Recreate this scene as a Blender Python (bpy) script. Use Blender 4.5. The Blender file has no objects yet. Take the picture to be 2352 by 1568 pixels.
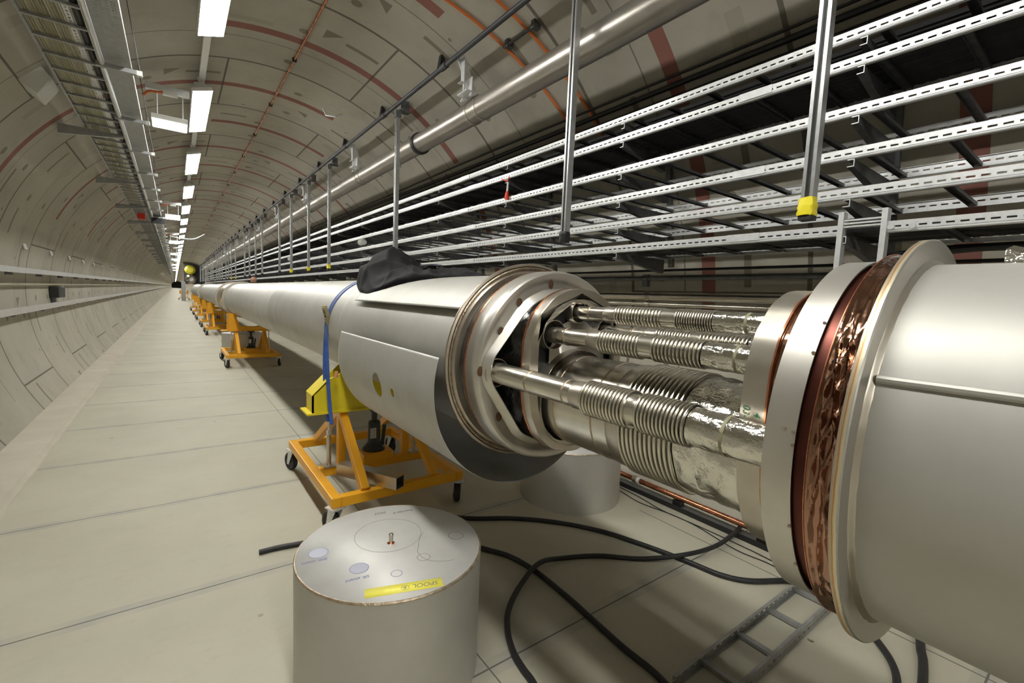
import bpy, math, random
from mathutils import Vector, Matrix
PI = math.pi; R = math.radians
random.seed(7)
sc = bpy.context.scene; COL = sc.collection
# ---------------------------------------------------------------- camera, world, exposure
cam = bpy.data.cameras.new('camera'); cam.sensor_fit = 'HORIZONTAL'; cam.sensor_width = 36.0
cam.lens = 36.0 * 1045 / 2352; cam.clip_start = 0.02; cam.clip_end = 400
co = bpy.data.objects.new('camera', cam); COL.objects.link(co)
ax = Matrix(((0.80512, 0.01922, -0.59280), (-0.59226, 0.09871, -0.79967), (0.0, 0.0, 0.0)))
f = 1045.0
dy = Vector((402 - 1176, -(655 - 784), -f)).normalized()
dx = Vector((2600 - 1176, -(750 - 784), -f)); dx = (dx - dy * dx.dot(dy)).normalized()
dz = dx.cross(dy)
rot = Matrix((dx, dy, dz))
co.matrix_world = Matrix.Translation((0, 0, 1.5)) @ rot.to_4x4()
sc.camera = co
w = bpy.data.worlds.new('world'); sc.world = w; w.use_nodes = True
w.node_tree.nodes['Background'].inputs[0].default_value = (0.9, 0.95, 1, 1)
w.node_tree.nodes['Background'].inputs[1].default_value = 0.02
sc.view_settings.view_transform = 'Standard'; sc.view_settings.look = 'None'
sc.view_settings.gamma = 1; sc.view_settings.use_curve_mapping = False
sc.view_settings.exposure = 0.82
LAMP_POWER = 32.0
# ---------------------------------------------------------------- materials
class S:                                       # tiny node expression helper
    def __init__(s, nt, sock): s.nt, s.k = nt, sock
    def op(s, o, *a, clamp=False):
        n = s.nt.nodes.new('ShaderNodeMath'); n.operation = o; n.use_clamp = clamp
        for i, v in enumerate((s,) + a):
            if isinstance(v, S): s.nt.links.new(v.k, n.inputs[i])
            else: n.inputs[i].default_value = v
        return S(s.nt, n.outputs[0])
    def __add__(s, o): return s.op('ADD', o)
    def __sub__(s, o): return s.op('SUBTRACT', o)
    def __mul__(s, o): return s.op('MULTIPLY', o)
    def __truediv__(s, o): return s.op('DIVIDE', o)
    def lt(s, o): return s.op('LESS_THAN', o)
    def gt(s, o): return s.op('GREATER_THAN', o)
    def floor(s): return s.op('FLOOR')
    def fract(s): return s.op('FRACT')
    def abs(s): return s.op('ABSOLUTE')
    def mx(s, o): return s.op('MAXIMUM', o)
    def mn(s, o): return s.op('MINIMUM', o)
def rng(x, a, b): return x.gt(a) * x.lt(b)
def setspec(m, v): m.node_tree.nodes['Principled BSDF'].inputs['Specular IOR Level'].default_value = v
def setin(n, name, v):
    if name in n.inputs: n.inputs[name].default_value = v
def newmat(name, col=(.5, .5, .5), rough=.5, metal=0., **k):
    m = bpy.data.materials.new(name); m.use_nodes = True
    b = m.node_tree.nodes['Principled BSDF']
    b.inputs['Base Color'].default_value = (*col, 1); b.inputs['Roughness'].default_value = rough
    b.inputs['Metallic'].default_value = metal
    for a, v in k.items(): setin(b, a, v)
    return m
def nz(nt, vec, scale, detail=4, rough=.55, stretch=None, dim='3D'):
    n = nt.nodes.new('ShaderNodeTexNoise'); n.inputs['Scale'].default_value = scale
    n.inputs['Detail'].default_value = detail; n.inputs['Roughness'].default_value = rough
    if stretch:
        mp = nt.nodes.new('ShaderNodeMapping'); mp.inputs['Scale'].default_value = stretch
        nt.links.new(vec, mp.inputs[0]); vec = mp.outputs[0]
    nt.links.new(vec, n.inputs['Vector']); return S(nt, n.outputs[0])
def objc(nt):
    t = nt.nodes.new('ShaderNodeTexCoord'); return t.outputs['Object']
def ramp(nt, fac, stops):
    r = nt.nodes.new('ShaderNodeValToRGB'); e = r.color_ramp.elements
    while len(e) < len(stops): e.new(.5)
    for i, (p, c) in enumerate(stops): e[i].position = p; e[i].color = (*c, 1)
    nt.links.new(fac.k, r.inputs[0]); return r.outputs[0]
def mixc(nt, fac, a, b):
    n = nt.nodes.new('ShaderNodeMix'); n.data_type = 'RGBA'
    if isinstance(fac, S): nt.links.new(fac.k, n.inputs[0])
    else: n.inputs[0].default_value = fac
    for i, v in ((6, a), (7, b)):
        if isinstance(v, tuple): n.inputs[i].default_value = (*v, 1)
        else: nt.links.new(v, n.inputs[i])
    return n.outputs[2]
def bump(nt, b, h, strength=.3, dist=.01):
    n = nt.nodes.new('ShaderNodeBump'); n.inputs['Strength'].default_value = strength
    n.inputs['Distance'].default_value = dist
    nt.links.new(h.k, n.inputs['Height']); nt.links.new(n.outputs[0], b.inputs['Normal'])
def mottled(name, c1, c2, scale=6, rough=.4, metal=.9, rv=.15, stretch=None, bs=0., bscale=None, detail=5):
    m = newmat(name, c1, rough, metal); nt = m.node_tree; b = nt.nodes['Principled BSDF']
    v = objc(nt); n = nz(nt, v, scale, detail, .6, stretch)
    nt.links.new(ramp(nt, n, [(.3, c1), (.7, c2)]), b.inputs['Base Color'])
    r = nz(nt, v, scale * 1.7, 4, .6, stretch) * rv + (rough - rv / 2)
    nt.links.new(r.k, b.inputs['Roughness'])
    if bs: bump(nt, b, nz(nt, v, bscale or scale * 8, 3, .6, stretch), bs, .004)
    return m
M = {}
M['vessel'] = mottled('brushed_vessel_steel', (.55, .54, .505), (.46, .45, .415), 3.2, .50, .5, .14, (1, 1, 1), .04, 60)
M['steel'] = mottled('stainless', (.62, .58, .51), (.50, .46, .39), 8, .33, .93, .16)
M['steel_bright'] = mottled('bright_stainless', (.74, .71, .64), (.62, .59, .51), 14, .24, .97, .12)
M['steel_heat'] = mottled('heat_tinted_steel', (.60, .55, .47), (.33, .26, .20), 5, .36, .9, .2)
M['shield'] = mottled('brushed_shield_plate', (.68, .66, .61), (.58, .55, .50), 5, .38, .85, .12)
M['weld'] = mottled('weld_bead', (.60, .53, .42), (.35, .24, .15), 40, .42, .85, .3, None, .8, 90)
M['scorch'] = newmat('scorch_mark', (.16, .09, .05), .45, .6)
M['dull'] = mottled('dull_sheet', (.52, .515, .49), (.46, .455, .43), 7, .48, .4, .12)
M['galv'] = mottled('galvanised', (.80, .81, .82), (.68, .69, .70), 30, .40, .55, .2)
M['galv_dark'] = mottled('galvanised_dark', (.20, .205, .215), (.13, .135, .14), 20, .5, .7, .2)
M['copper'] = mottled('copper', (.72, .30, .16), (.42, .16, .09), 12, .28, .95, .2)
M['strut'] = mottled('strut_steel', (.50, .51, .51), (.40, .41, .41), 25, .36, .8, .2)
M['duct'] = mottled('satin_duct_steel', (.50, .47, .43), (.42, .39, .35), 4, .34, .85, .12)
M['foil'] = mottled('crinkled_foil', (.86, .85, .80), (.74, .72, .66), 20, .17, 1, .1, (1, 1, 1), 1.0, 45)
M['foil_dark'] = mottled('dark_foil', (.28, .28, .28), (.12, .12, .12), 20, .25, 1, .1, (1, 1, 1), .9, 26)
M['foil_copper'] = mottled('copper_foil', (.50, .29, .20), (.30, .16, .11), 5, .15, 1, .12, (1, .35, 1), 1.0, 14)
M['yellow'] = mottled('signal_yellow_paint', (.80, .66, .02), (.72, .58, .02), 4, .45, 0, .1)
M['orange'] = mottled('orange_yellow_paint', (.86, .42, .015), (.78, .36, .01), 5, .38, 0, .12)
M['rubber'] = mottled('black_rubber', (.012, .012, .013), (.024, .024, .026), 25, .5, 0, .2)
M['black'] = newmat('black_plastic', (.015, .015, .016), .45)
M['cloth'] = mottled('black_cloth', (.0045, .0045, .005), (.010, .009, .011), 8, .72, 0, .2, None, .5, 30)
setspec(M['cloth'], .18)
M['blue'] = mottled('blue_webbing', (.05, .12, .42), (.03, .08, .30), 40, .7, 0, .1)
M['zinc'] = mottled('yellowish_zinc', (.42, .37, .22), (.30, .26, .15), 30, .4, .8, .2)
M['white'] = newmat('white_paint', (.72, .72, .69), .5)
M['cream'] = mottled('cream_cable', (.34, .32, .20), (.27, .25, .15), 30, .5, 0, .1)
M['red'] = newmat('red_plastic', (.75, .04, .02), .45)
M['redcable'] = newmat('orange_red_cable', (.62, .16, .03), .5)
M['tapeyel'] = newmat('yellow_tape', (.85, .72, .02), .4)
M['label'] = newmat('yellow_label', (.92, .84, .12), .5)
M['ink'] = newmat('blue_ink', (.16, .18, .42), .6)
M['pencil'] = newmat('dark_ink', (.17, .17, .19), .6)
M['inkwash'] = newmat('pale_blue_hatch', (.50, .51, .60), .5, .4)
M['darkpipe'] = newmat('dark_grey_pipe', (.055, .058, .066), .4, .2)
M['jack'] = newmat('dark_green_grey', (.025, .035, .038), .35)
M['pinkcloth'] = newmat('brown_leather', (.32, .16, .11), .7)
M['bulk'] = mottled('dark_bulkhead', (.05, .05, .06), (.02, .02, .025), 2, .7, 0, .1)
M['signyel'] = newmat('duct_yellow', (.80, .72, .06), .5)
def emis(name, col, s):
    m = bpy.data.materials.new(name); m.use_nodes = True; nt = m.node_tree
    b = nt.nodes['Principled BSDF']; b.inputs['Base Color'].default_value = (.8, .8, .8, 1)
    b.inputs['Emission Color'].default_value = (*col, 1); b.inputs['Emission Strength'].default_value = s
    return m
M['lamp'] = emis('lit_diffuser', (1, .992, .93), LAMP_POWER)
M['lamp2'] = emis('lit_sign', (1, 1, .93), 6)
M['lampg'] = emis('green_exit_glow', (.12, .95, .45), 2.2)
# slotted galvanised: real see-through slots
def slotted(name, base, axis, pitch, frac, lo, hi, axis2):
    m = base.copy(); m.name = name; nt = m.node_tree; b = nt.nodes['Principled BSDF']
    v = nt.nodes.new('ShaderNodeSeparateXYZ'); nt.links.new(objc(nt), v.inputs[0])
    a = S(nt, v.outputs[axis]); z = S(nt, v.outputs[axis2])
    hole = ((a / pitch).fract().lt(frac)) * rng(z, lo, hi)
    t = nt.nodes.new('ShaderNodeBsdfTransparent'); mx = nt.nodes.new('ShaderNodeMixShader')
    nt.links.new(hole.k, mx.inputs[0]); nt.links.new(b.outputs[0], mx.inputs[1]); nt.links.new(t.outputs[0], mx.inputs[2])
    nt.links.new(mx.outputs[0], nt.nodes['Material Output'].inputs[0])
    return m
M['rail_slots'] = slotted('slotted_rail', M['galv'], 1, .0436, .64, .0235, .0315, 2)
M['galv_mid'] = mottled('shade_toned_galvanised', (.42, .43, .43), (.32, .33, .33), 20, .45, .6, .2)  # galvanised darkened in colour to stand in for shade on the floor ladder
M['floor_rail'] = slotted('floor_rail_slots', M['galv_mid'], 0, .05, .5, .022, .032, 2)
M['rung_slots'] = slotted('slotted_rung', M['galv_dark'], 0, .025, .5, -.006, .006, 1)
def perforated():
    m = M['galv_mid'].copy(); m.name = 'perforated_sheet'; nt = m.node_tree; b = nt.nodes['Principled BSDF']
    v = nt.nodes.new('ShaderNodeSeparateXYZ'); nt.links.new(objc(nt), v.inputs[0])
    x = S(nt, v.outputs[0]); y = S(nt, v.outputs[1])
    h1 = (y / .035).fract().lt(.22) * ((x / .03).fract().lt(.62)) * rng(x, -.36, -.275)
    h2 = (y / .035).fract().lt(.5) * ((x / .0135).fract().lt(.5)) * rng(x, -.272, -.243)
    hole = h1.mx(h2)
    t = nt.nodes.new('ShaderNodeBsdfTransparent'); mx = nt.nodes.new('ShaderNodeMixShader')
    nt.links.new(hole.k, mx.inputs[0]); nt.links.new(b.outputs[0], mx.inputs[1]); nt.links.new(t.outputs[0], mx.inputs[2])
    nt.links.new(mx.outputs[0], nt.nodes['Material Output'].inputs[0]); return m
M['perf'] = perforated()
def rimmat():
    # edge of the flange: bright machined steel with an orange heat line near the weld side (y object)
    m = newmat('heat_lined_rim', (.6, .55, .45), .4, .8); nt = m.node_tree; b = nt.nodes['Principled BSDF']
    o = objc(nt); v = nt.nodes.new('ShaderNodeSeparateXYZ'); nt.links.new(o, v.inputs[0])
    y = S(nt, v.outputs[1]); n = nz(nt, o, 25, 4)
    k = (y + .0075) / .015 + (n - .5) * .28
    nt.links.new(ramp(nt, k, [(.0, (.46, .44, .40)), (.10, (.47, .45, .41)), (.22, (.74, .70, .58)), (.42, (.78, .66, .42)), (.55, (.55, .24, .09)), (.64, (.62, .46, .26)), (.85, (.50, .47, .42))]), b.inputs['Base Color'])
    bump(nt, b, nz(nt, o, 60, 3, .6, (1, 4, 1)), .25, .003)
    return m
M['flange_rim'] = rimmat()
def concrete_floor():
    m = newmat('floor_slabs', (.55, .5, .42), .75); nt = m.node_tree; b = nt.nodes['Principled BSDF']
    o = objc(nt); v = nt.nodes.new('ShaderNodeSeparateXYZ'); nt.links.new(o, v.inputs[0])
    x = S(nt, v.outputs[0]); y = S(nt, v.outputs[1])
    base = ramp(nt, nz(nt, o, .9, 6, .6), [(.3, (.44, .415, .33)), (.7, (.525, .50, .395))])
    fine = nz(nt, o, 7, 6, .7, (1, 3, 1))
    base = mixc(nt, (fine - .56).op('MULTIPLY', 2.2, clamp=True), base, (.38, .345, .285))
    pink = (nz(nt, o, 2.3, 2, .5) - .66).op('MULTIPLY', 5, clamp=True) * .35
    base = mixc(nt, pink, base, (.55, .41, .35))
    j = ((y - 1.407) / 1.2 + .5).fract() - .5
    d = j.abs() * 1.2
    wob = nz(nt, o, 5, 2)
    strip = d.lt(.045) * ((wob - .3).op('MULTIPLY', 2.5, clamp=True)) * .65
    base = mixc(nt, strip, base, (.34, .33, .31))
    dl = (x - 1.0).abs()
    line = d.lt(.004).mx(dl.lt(.003)).mx((x - 2.72).abs().lt(.004) * y.lt(2))
    base = mixc(nt, line * .85, base, (.09, .09, .085))
    vo = nt.nodes.new('ShaderNodeTexVoronoi'); vo.inputs['Scale'].default_value = 2.6; nt.links.new(o, vo.inputs[0])
    rn = nt.nodes.new('ShaderNodeSeparateColor'); nt.links.new(vo.outputs['Color'], rn.inputs[0])
    spot = S(nt, vo.outputs['Distance']).lt(.045) * S(nt, rn.outputs[0]).gt(.62)
    base = mixc(nt, spot * .5, base, (.25, .17, .13))
    nt.links.new(base, b.inputs['Base Color'])
    bump(nt, b, nz(nt, o, 14, 6, .7) - line * 2.0, .22, .01)
    nt.links.new((nz(nt, o, 3, 4) * .3 + .5).k, b.inputs['Roughness'])
    return m
M['floor'] = concrete_floor()
M['curb'] = mottled('curb_concrete', (.56, .52, .43), (.48, .44, .36), 2.5, .8, 0, .1, None, .3, 20)
def lining():
    m = newmat('segment_lining', (.4, .37, .3), .8); nt = m.node_tree; b = nt.nodes['Principled BSDF']
    uvn = nt.nodes.new('ShaderNodeUVMap'); uvn.uv_map = 'UVMap'
    v = nt.nodes.new('ShaderNodeSeparateXYZ'); nt.links.new(uvn.outputs[0], v.inputs[0])
    u = S(nt, v.outputs[0]) * 100.0; y = S(nt, v.outputs[1]) * 100.0     # degrees, metres
    o = objc(nt)
    rr = (y - 4.32) / 1.5; k = rr.floor(); t = rr.fract() * 1.5
    par = (k * .5).fract() * 2
    sg = (u - 72 - par * 28 + 660) / 66.0; wseg = sg.fract() * 66.0; si = sg.floor()
    wn = nt.nodes.new('ShaderNodeTexWhiteNoise'); wn.noise_dimensions = '2D'
    cb = nt.nodes.new('ShaderNodeCombineXYZ'); nt.links.new(k.k, cb.inputs[0]); nt.links.new(si.k, cb.inputs[1])
    nt.links.new(cb.outputs[0], wn.inputs['Vector']); rnd = S(nt, wn.outputs[0])
    big = nz(nt, o, .7, 5, .6); fine = nz(nt, o, 3.5, 6, .7)
    base = ramp(nt, big, [(.32, (.37, .345, .285)), (.68, (.49, .46, .385))])
    base = mixc(nt, (fine - .52).op('MULTIPLY', 3.0, clamp=True) * .8, base, (.31, .285, .225))
    base = mixc(nt, rnd * .2, base, (.34, .32, .27))
    base = mixc(nt, (nz(nt, o, 1.7, 3) - .6).op('MULTIPLY', 3, clamp=True) * .3, base, (.46, .38, .33))
    # red bands
    pres = (rng(k, -.5, .5) * rng(u, 44, 104)).mx(rng(k, .5, 1.5) * rng(u, 72, 156)).mx(rng(k, -1.5, -.5) * rng(u, 71, 84)) \
        .mx(rng(k, -2.5, -1.5) * rng(u, 0, 51)).mx(rng(k, 1.5, 2.5) * rng(u, 66, 101)).mx(rng(k, -.5, .5) * rng(u, -20, 31))
    far = ((k.gt(2.5)).mx(k.lt(-2.5))) * (rnd.gt(.25)) * rng(u, -25, 156)
    band = rng(t, .68, .795) * pres.mx(far)
    base = mixc(nt, band * .93, base, mixc(nt, fine, (.22, .075, .06), (.29, .11, .085)))
    # joints, groove, cross joints
    w1 = nz(nt, o, 9, 2)
    joint = t.lt(.016).mx(t.gt(1.485))
    groove = rng(t, .945, .957) * (nz(nt, o, .35, 0).gt(.47))
    cross = wseg.lt(.42)
    # pockets
    def rect(a, bb, c, d): return rng(wseg, a, bb) * rng(t, c, d)
    r1 = rect(1.2, 8.5, .395, .45) * rnd.gt(.2)
    r2 = rect(50.5, 57.5, 1.05, 1.10) * rnd.gt(.35)
    r3 = rect(20, 27, .35, .40) * rnd.lt(.6)
    r4 = rect(30, 36.5, 1.08, 1.13) * rnd.lt(.75)
    tri = rect(9.5, 13.0, .33, .50) * ((wseg - 9.5) / 3.5 - (t - .33) / .17).gt(0) * rnd.gt(.3)
    tri2 = rect(44, 47, 1.02, 1.16) * ((wseg - 44) / 3 + (t - 1.02) / .14).lt(1) * rnd.lt(.8)
    def circ(a, c, rad): return (((wseg - a) * .0448).op('POWER', 2) + (t - c).op('POWER', 2)).lt(rad * rad)
    c1 = circ(16.5, .52, .045).mx(circ(16.5, 1.25, .045)).mx(circ(49, .5, .045)).mx(circ(49, 1.25, .045)).mx(circ(33, .9, .018)).mx(circ(60, 1.38, .02))
    holes = r1.mx(r2).mx(r3).mx(r4).mx(tri).mx(tri2)
    patch = rect(22, 30, .55, .62).mx(rect(55, 63, .2, .34)).mx(rect(36, 42, .2, .3)) * rnd.gt(.4)
    base = mixc(nt, patch * .5, base, (.30, .28, .215))
    base = mixc(nt, c1 * .7, base, (.15, .14, .10))
    base = mixc(nt, holes * .72, base, (.14, .125, .09))
    lines = joint.mx(cross).mx(groove * .8)
    base = mixc(nt, lines * .8, base, (.075, .065, .05))
    nt.links.new(base, b.inputs['Base Color'])
    bump(nt, b, fine * .25 - lines - holes * 1.5 - c1 * .8, .35, .02)
    return m
M['lining'] = lining()
# ---------------------------------------------------------------- mesh helpers
WL = {}
def wloc(o): return WL.get(o.name, Vector((0, 0, 0)))
class MB:
    def __init__(s): s.v = []; s.f = []; s.uv = None
    def add(s, vs, fs):
        n = len(s.v); s.v += [Vector(p) for p in vs]; s.f += [tuple(i + n for i in q) for q in fs]; return s
    def box(s, x0, x1, y0, y1, z0, z1, mat=None):
        vs = [Vector((x, y, z)) for x in (x0, x1) for y in (y0, y1) for z in (z0, z1)]
        if mat is not None: vs = [mat @ p for p in vs]
        return s.add(vs, [(0, 1, 3, 2), (4, 6, 7, 5), (0, 4, 5, 1), (2, 3, 7, 6), (0, 2, 6, 4), (1, 5, 7, 3)])
    def bar(s, p, q, w, h, up=(0, 0, 1)):      # rectangular bar between two points
        p = Vector(p); q = Vector(q); d = (q - p); L = d.length; d.normalize()
        up = Vector(up); sx = d.cross(up)
        if sx.length < 1e-4: sx = d.cross(Vector((1, 0, 0)))
        sx.normalize(); u = sx.cross(d)
        m = Matrix((sx, d, u)).transposed().to_4x4(); m.translation = p
        return s.box(-w / 2, w / 2, 0, L, -h / 2, h / 2, m)
    def tube(s, pts, r, n=12, caps=True, closed=False):
        pts = [Vector(p) for p in pts]; N = len(pts); rings = []; pu = None
        for i, p in enumerate(pts):
            if closed: t = pts[(i + 1) % N] - pts[i - 1]
            else: t = pts[min(i + 1, N - 1)] - pts[max(i - 1, 0)]
            t.normalize()
            if pu is None:
                pu = Vector((0, 0, 1)) if abs(t.z) < .9 else Vector((1, 0, 0))
            a = (pu - t * pu.dot(t)).normalized(); pu = a; bb = t.cross(a)
            rr = r[i] if isinstance(r, (list, tuple)) else r
            rings.append([p + (a * math.cos(2 * PI * k / n) + bb * math.sin(2 * PI * k / n)) * rr for k in range(n)])
        vs = [q for ring in rings for q in ring]; fs = []
        for i in range(N if closed else N - 1):
            j = (i + 1) % N
            for k in range(n): fs.append((i * n + k, i * n + (k + 1) % n, j * n + (k + 1) % n, j * n + k))
        if caps and not closed: fs.append(tuple(range(n))[::-1]); fs.append(tuple((N - 1) * n + k for k in range(n)))
        return s.add(vs, fs)
    def lathe(s, prof, c, n=96, a0=0, a1=360, axis='Y', close=False):   # prof: (r, y); c: (x, z) ; axis Z: c (x, y)
        full = abs(a1 - a0) >= 360; m = n if full else n + 1; vs = []
        for (r, h) in prof:
            for k in range(m):
                a = R(a0 + (a1 - a0) * k / n)
                if axis == 'Y': vs.append((c[0] + r * math.cos(a), h, c[1] + r * math.sin(a)))
                else: vs.append((c[0] + r * math.cos(a), c[1] + r * math.sin(a), h))
        fs = []; P = len(prof)
        for i in range(P if close else P - 1):
            j = (i + 1) % P
            for k in range(n):
                k2 = (k + 1) % m; fs.append((i * m + k, j * m + k, j * m + k2, i * m + k2))
        return s.add(vs, fs)
    def disc(s, r, y, c, n=64):
        vs = [(c[0], y, c[1])] + [(c[0] + r * math.cos(2 * PI * k / n), y, c[1] + r * math.sin(2 * PI * k / n)) for k in range(n)]
        return s.add(vs, [(0, 1 + k, 1 + (k + 1) % n) for k in range(n)])
    def loft(s, loops, cap0=False, cap1=False, close=False):
        n = len(loops[0]); vs = [p for l in loops for p in l]; fs = []
        for i in range(len(loops) if close else len(loops) - 1):
            j = (i + 1) % len(loops)
            for k in range(n): fs.append((i * n + k, j * n + k, j * n + (k + 1) % n, i * n + (k + 1) % n))
        if cap0: fs.append(tuple(range(n)))
        if cap1: fs.append(tuple((len(loops) - 1) * n + k for k in range(n))[::-1])
        return s.add(vs, fs)
    def prism(s, poly, a, bnd, plane='XZ'):    # extrude 2D polygon between a and bnd
        if plane == 'XZ': l0 = [(x, a, z) for x, z in poly]; l1 = [(x, bnd, z) for x, z in poly]
        elif plane == 'YZ': l0 = [(a, y, z) for y, z in poly]; l1 = [(bnd, y, z) for y, z in poly]
        else: l0 = [(x, y, a) for x, y in poly]; l1 = [(x, y, bnd) for x, y in poly]
        return s.loft([l0, l1], True, True)
    def build(s, name, mat, parent=None, origin=None, smooth=True, ang=35, bevel=0, solid=0, label=None):
        o0 = wloc(parent) if parent else Vector(origin or (0, 0, 0))
        me = bpy.data.meshes.new(name); me.from_pydata([tuple(p - o0) for p in s.v], [], s.f); me.update()
        import bmesh
        bm = bmesh.new(); bm.from_mesh(me); bmesh.ops.recalc_face_normals(bm, faces=bm.faces); bm.to_mesh(me); bm.free()
        if smooth:
            me.polygons.foreach_set('use_smooth', [True] * len(me.polygons)); me.set_sharp_from_angle(angle=R(ang))
        me.materials.append(mat)
        o = bpy.data.objects.new(name, me); COL.objects.link(o)
        if parent: o.parent = parent; WL[o.name] = o0.copy()
        else: o.location = o0; WL[o.name] = o0.copy()
        if solid:
            md = o.modifiers.new('t', 'SOLIDIFY'); md.thickness = solid; md.offset = 0
        if bevel:
            md = o.modifiers.new('b', 'BEVEL'); md.width = bevel; md.segments = 2; md.limit_method = 'ANGLE'
        if label: o['label'] = label
        return o
def tag(o, label, cat, group=None, kind=None):
    if label: o['label'] = label
    if cat: o['category'] = cat
    if group: o['group'] = group
    if kind: o['kind'] = kind
    return o
def thing(name, label, cat, loc, group=None):
    o = bpy.data.objects.new(name, None); COL.objects.link(o); o.location = loc; o.empty_display_size = .05
    WL[o.name] = Vector(loc); return tag(o, label, cat, group)
def struct(o): o['kind'] = 'structure'; return o
def dup(root, loc, label=None, group=None, rz=0):
    r = root.copy(); COL.objects.link(r); r.location = loc; r.rotation_euler = (0, 0, rz); WL[r.name] = Vector(loc)
    if label: r['label'] = label
    if group: r['group'] = group
    for ch in list(root.children):
        c = ch.copy(); COL.objects.link(c); c.parent = r
        for g in list(ch.children):
            d = g.copy(); COL.objects.link(d); d.parent = c
    return r
def text3(s_, loc, size, xd, yd, mat, parent, name='handwriting'):
    cu = bpy.data.curves.new(name, 'FONT'); cu.body = s_; cu.size = size; cu.align_x = 'CENTER'; cu.align_y = 'CENTER'; cu.shear = .2
    o = bpy.data.objects.new(name, cu); COL.objects.link(o); bpy.context.view_layer.update()
    me = bpy.data.meshes.new_from_object(o.evaluated_get(bpy.context.evaluated_depsgraph_get())); bpy.data.objects.remove(o)
    xd = Vector(xd).normalized(); yd = Vector(yd).normalized(); m = Matrix((xd, yd, xd.cross(yd))).transposed().to_4x4()
    m.translation = Vector(loc) - wloc(parent); me.transform(m); me.materials.clear(); me.materials.append(mat)
    o = bpy.data.objects.new(name, me); COL.objects.link(o); o.parent = parent; return o
def spline(pts, n=10):                          # Catmull-Rom
    P = [Vector(p) for p in pts]; P = [P[0] * 2 - P[1]] + P + [P[-1] * 2 - P[-2]]; out = []
    for i in range(1, len(P) - 2):
        for k in range(n):
            t = k / n; a, b, c, d = P[i - 1], P[i], P[i + 1], P[i + 2]
            out.append(.5 * ((2 * b) + (c - a) * t + (2 * a - 5 * b + 4 * c - d) * t * t + (3 * b - a - 3 * c + d) * t ** 3))
    out.append(P[-2]); return out
def pix(u, v): return rot @ Vector((u - 1176, -(v - 784), -f))
def onfloor(u, v, z=0.):                        # where a sight line meets a horizontal plane (used to survey the floor)
    r = pix(u, v); t = (z - 1.5) / r.z; return Vector((r.x * t, r.y * t, z))
# ---------------------------------------------------------------- tunnel shell
TCX, TCZ, TR = .95, 1.35, 2.566; Y0, Y1 = -9.0, 330.0
def lin(a): return TCX + TR * math.cos(R(a)), TCZ + TR * math.sin(R(a))
def lining_part(name, a0, a1):
    ys = [Y0 + (Y1 - Y0) * (i / 60.) ** 1.6 for i in range(61)]; n = int((a1 - a0) / 2.5)
    vs = []; uv = []
    for y in ys:
        for k in range(n + 1):
            a = a0 + (a1 - a0) * k / n; x, z = lin(a); vs.append((x, y, z)); uv.append((a / 100, y / 100))
    m = n + 1; fs = [(i * m + k, i * m + k + 1, (i + 1) * m + k + 1, (i + 1) * m + k) for i in range(60) for k in range(n)]
    mb = MB().add(vs, fs); o = mb.build(name, M['lining'], origin=(TCX, 0, TCZ), ang=60)
    l = o.data.uv_layers.new(name='UVMap')
    for lp in o.data.loops: l.data[lp.index].uv = uv[lp.vertex_index]
    return struct(o)
lining_part('wall_left', 135, 213); lining_part('ceiling', 40, 135); lining_part('wall_right', -32.5, 40)
struct(MB().add([(-.906, Y0, 0), (3.2, Y0, 0), (3.2, Y1, 0), (-.906, Y1, 0)], [(0, 1, 2, 3)]).build('floor', M['floor']))
cb = MB(); prof = [(-1.30, .004), (-1.24, .012), (-.99, .012), (-.965, .010), (-.950, -.008), (-.93, -.018), (-.915, -.014), (-.906, 0)]
cb.loft([[(x, y, z) for x, z in prof] + [(x, y, z - .06) for x, z in reversed(prof)] for y in (Y0, Y1)], True, True)
struct(cb.build('trim_1', M['curb']))
struct(MB().box(-3, 5, Y0 - .1, Y0, -.2, 5).build('wall_near', M['curb']))
struct(MB().box(-3, 5, Y1, Y1 + .1, -.2, 5).build('wall_far', M['curb']))
# ---------------------------------------------------------------- ceiling lights
def ceiling_light(y):
    c = .277; L = .8
    t = thing('ceiling_light', '', 'light', (c, y, 3.6))
    h = MB(); h.loft([[(c + sx * wx, y + sy * (L + e), z) for sx, sy in ((-1, -1), (1, -1), (1, 1), (-1, 1))]
                      for wx, e, z in ((.094, .004, 3.584), (.094, .004, 3.62), (.05, -.05, 3.675), (.05, -.05, 3.69))], True, True)
    h.build('housing', M['white'], t, smooth=False)
    MB().loft([[(c + sx * wx, y + sy * (L + e), z) for sx, sy in ((-1, -1), (1, -1), (1, 1), (-1, 1))]
               for wx, e, z in ((.092, .002, 3.5835), (.092, .002, 3.5825))], True, True).build('diffuser', M['lamp'], t, smooth=False)
    g = MB()
    for s in (-1, 1): g.box(c - .012, c + .012, y + s * (L + .0) - .02, y + s * (L) + .02, 3.69, 3.715)
    g.build('clip', M['galv'], t)
    return t
l0 = ceiling_light(3.98); l0.rotation_euler = (0, R(-17), 0)      # the fixtures sit square to the sloping vault
ordn = ['nearest', 'second', 'third', 'fourth', 'fifth', 'sixth', 'seventh', 'eighth', 'ninth', 'tenth', 'eleventh', 'twelfth']
l0['label'] = 'lit white ceiling fixture cut by the top edge of the photo, nearest of the row'
l0['group'] = 'row of fluorescent ceiling lights'
for i in range(-4, 105):
    if i == 0: continue
    if i < 0: lb = 'lit white ceiling fixture behind the camera position'
    elif i < 9: lb = 'lit white ceiling fixture, %s in the row counted from the camera' % ordn[i]
    else: lb = 'lit white ceiling fixture far down the row, merging with its neighbours'
    dup(l0, (.277, 3.98 + 2.95 * i, 3.6), lb).rotation_euler = (0, R(-17), 0)
tk = MB().box(.25, .304, Y0 + .5, 320, 3.715, 3.765)
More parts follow.
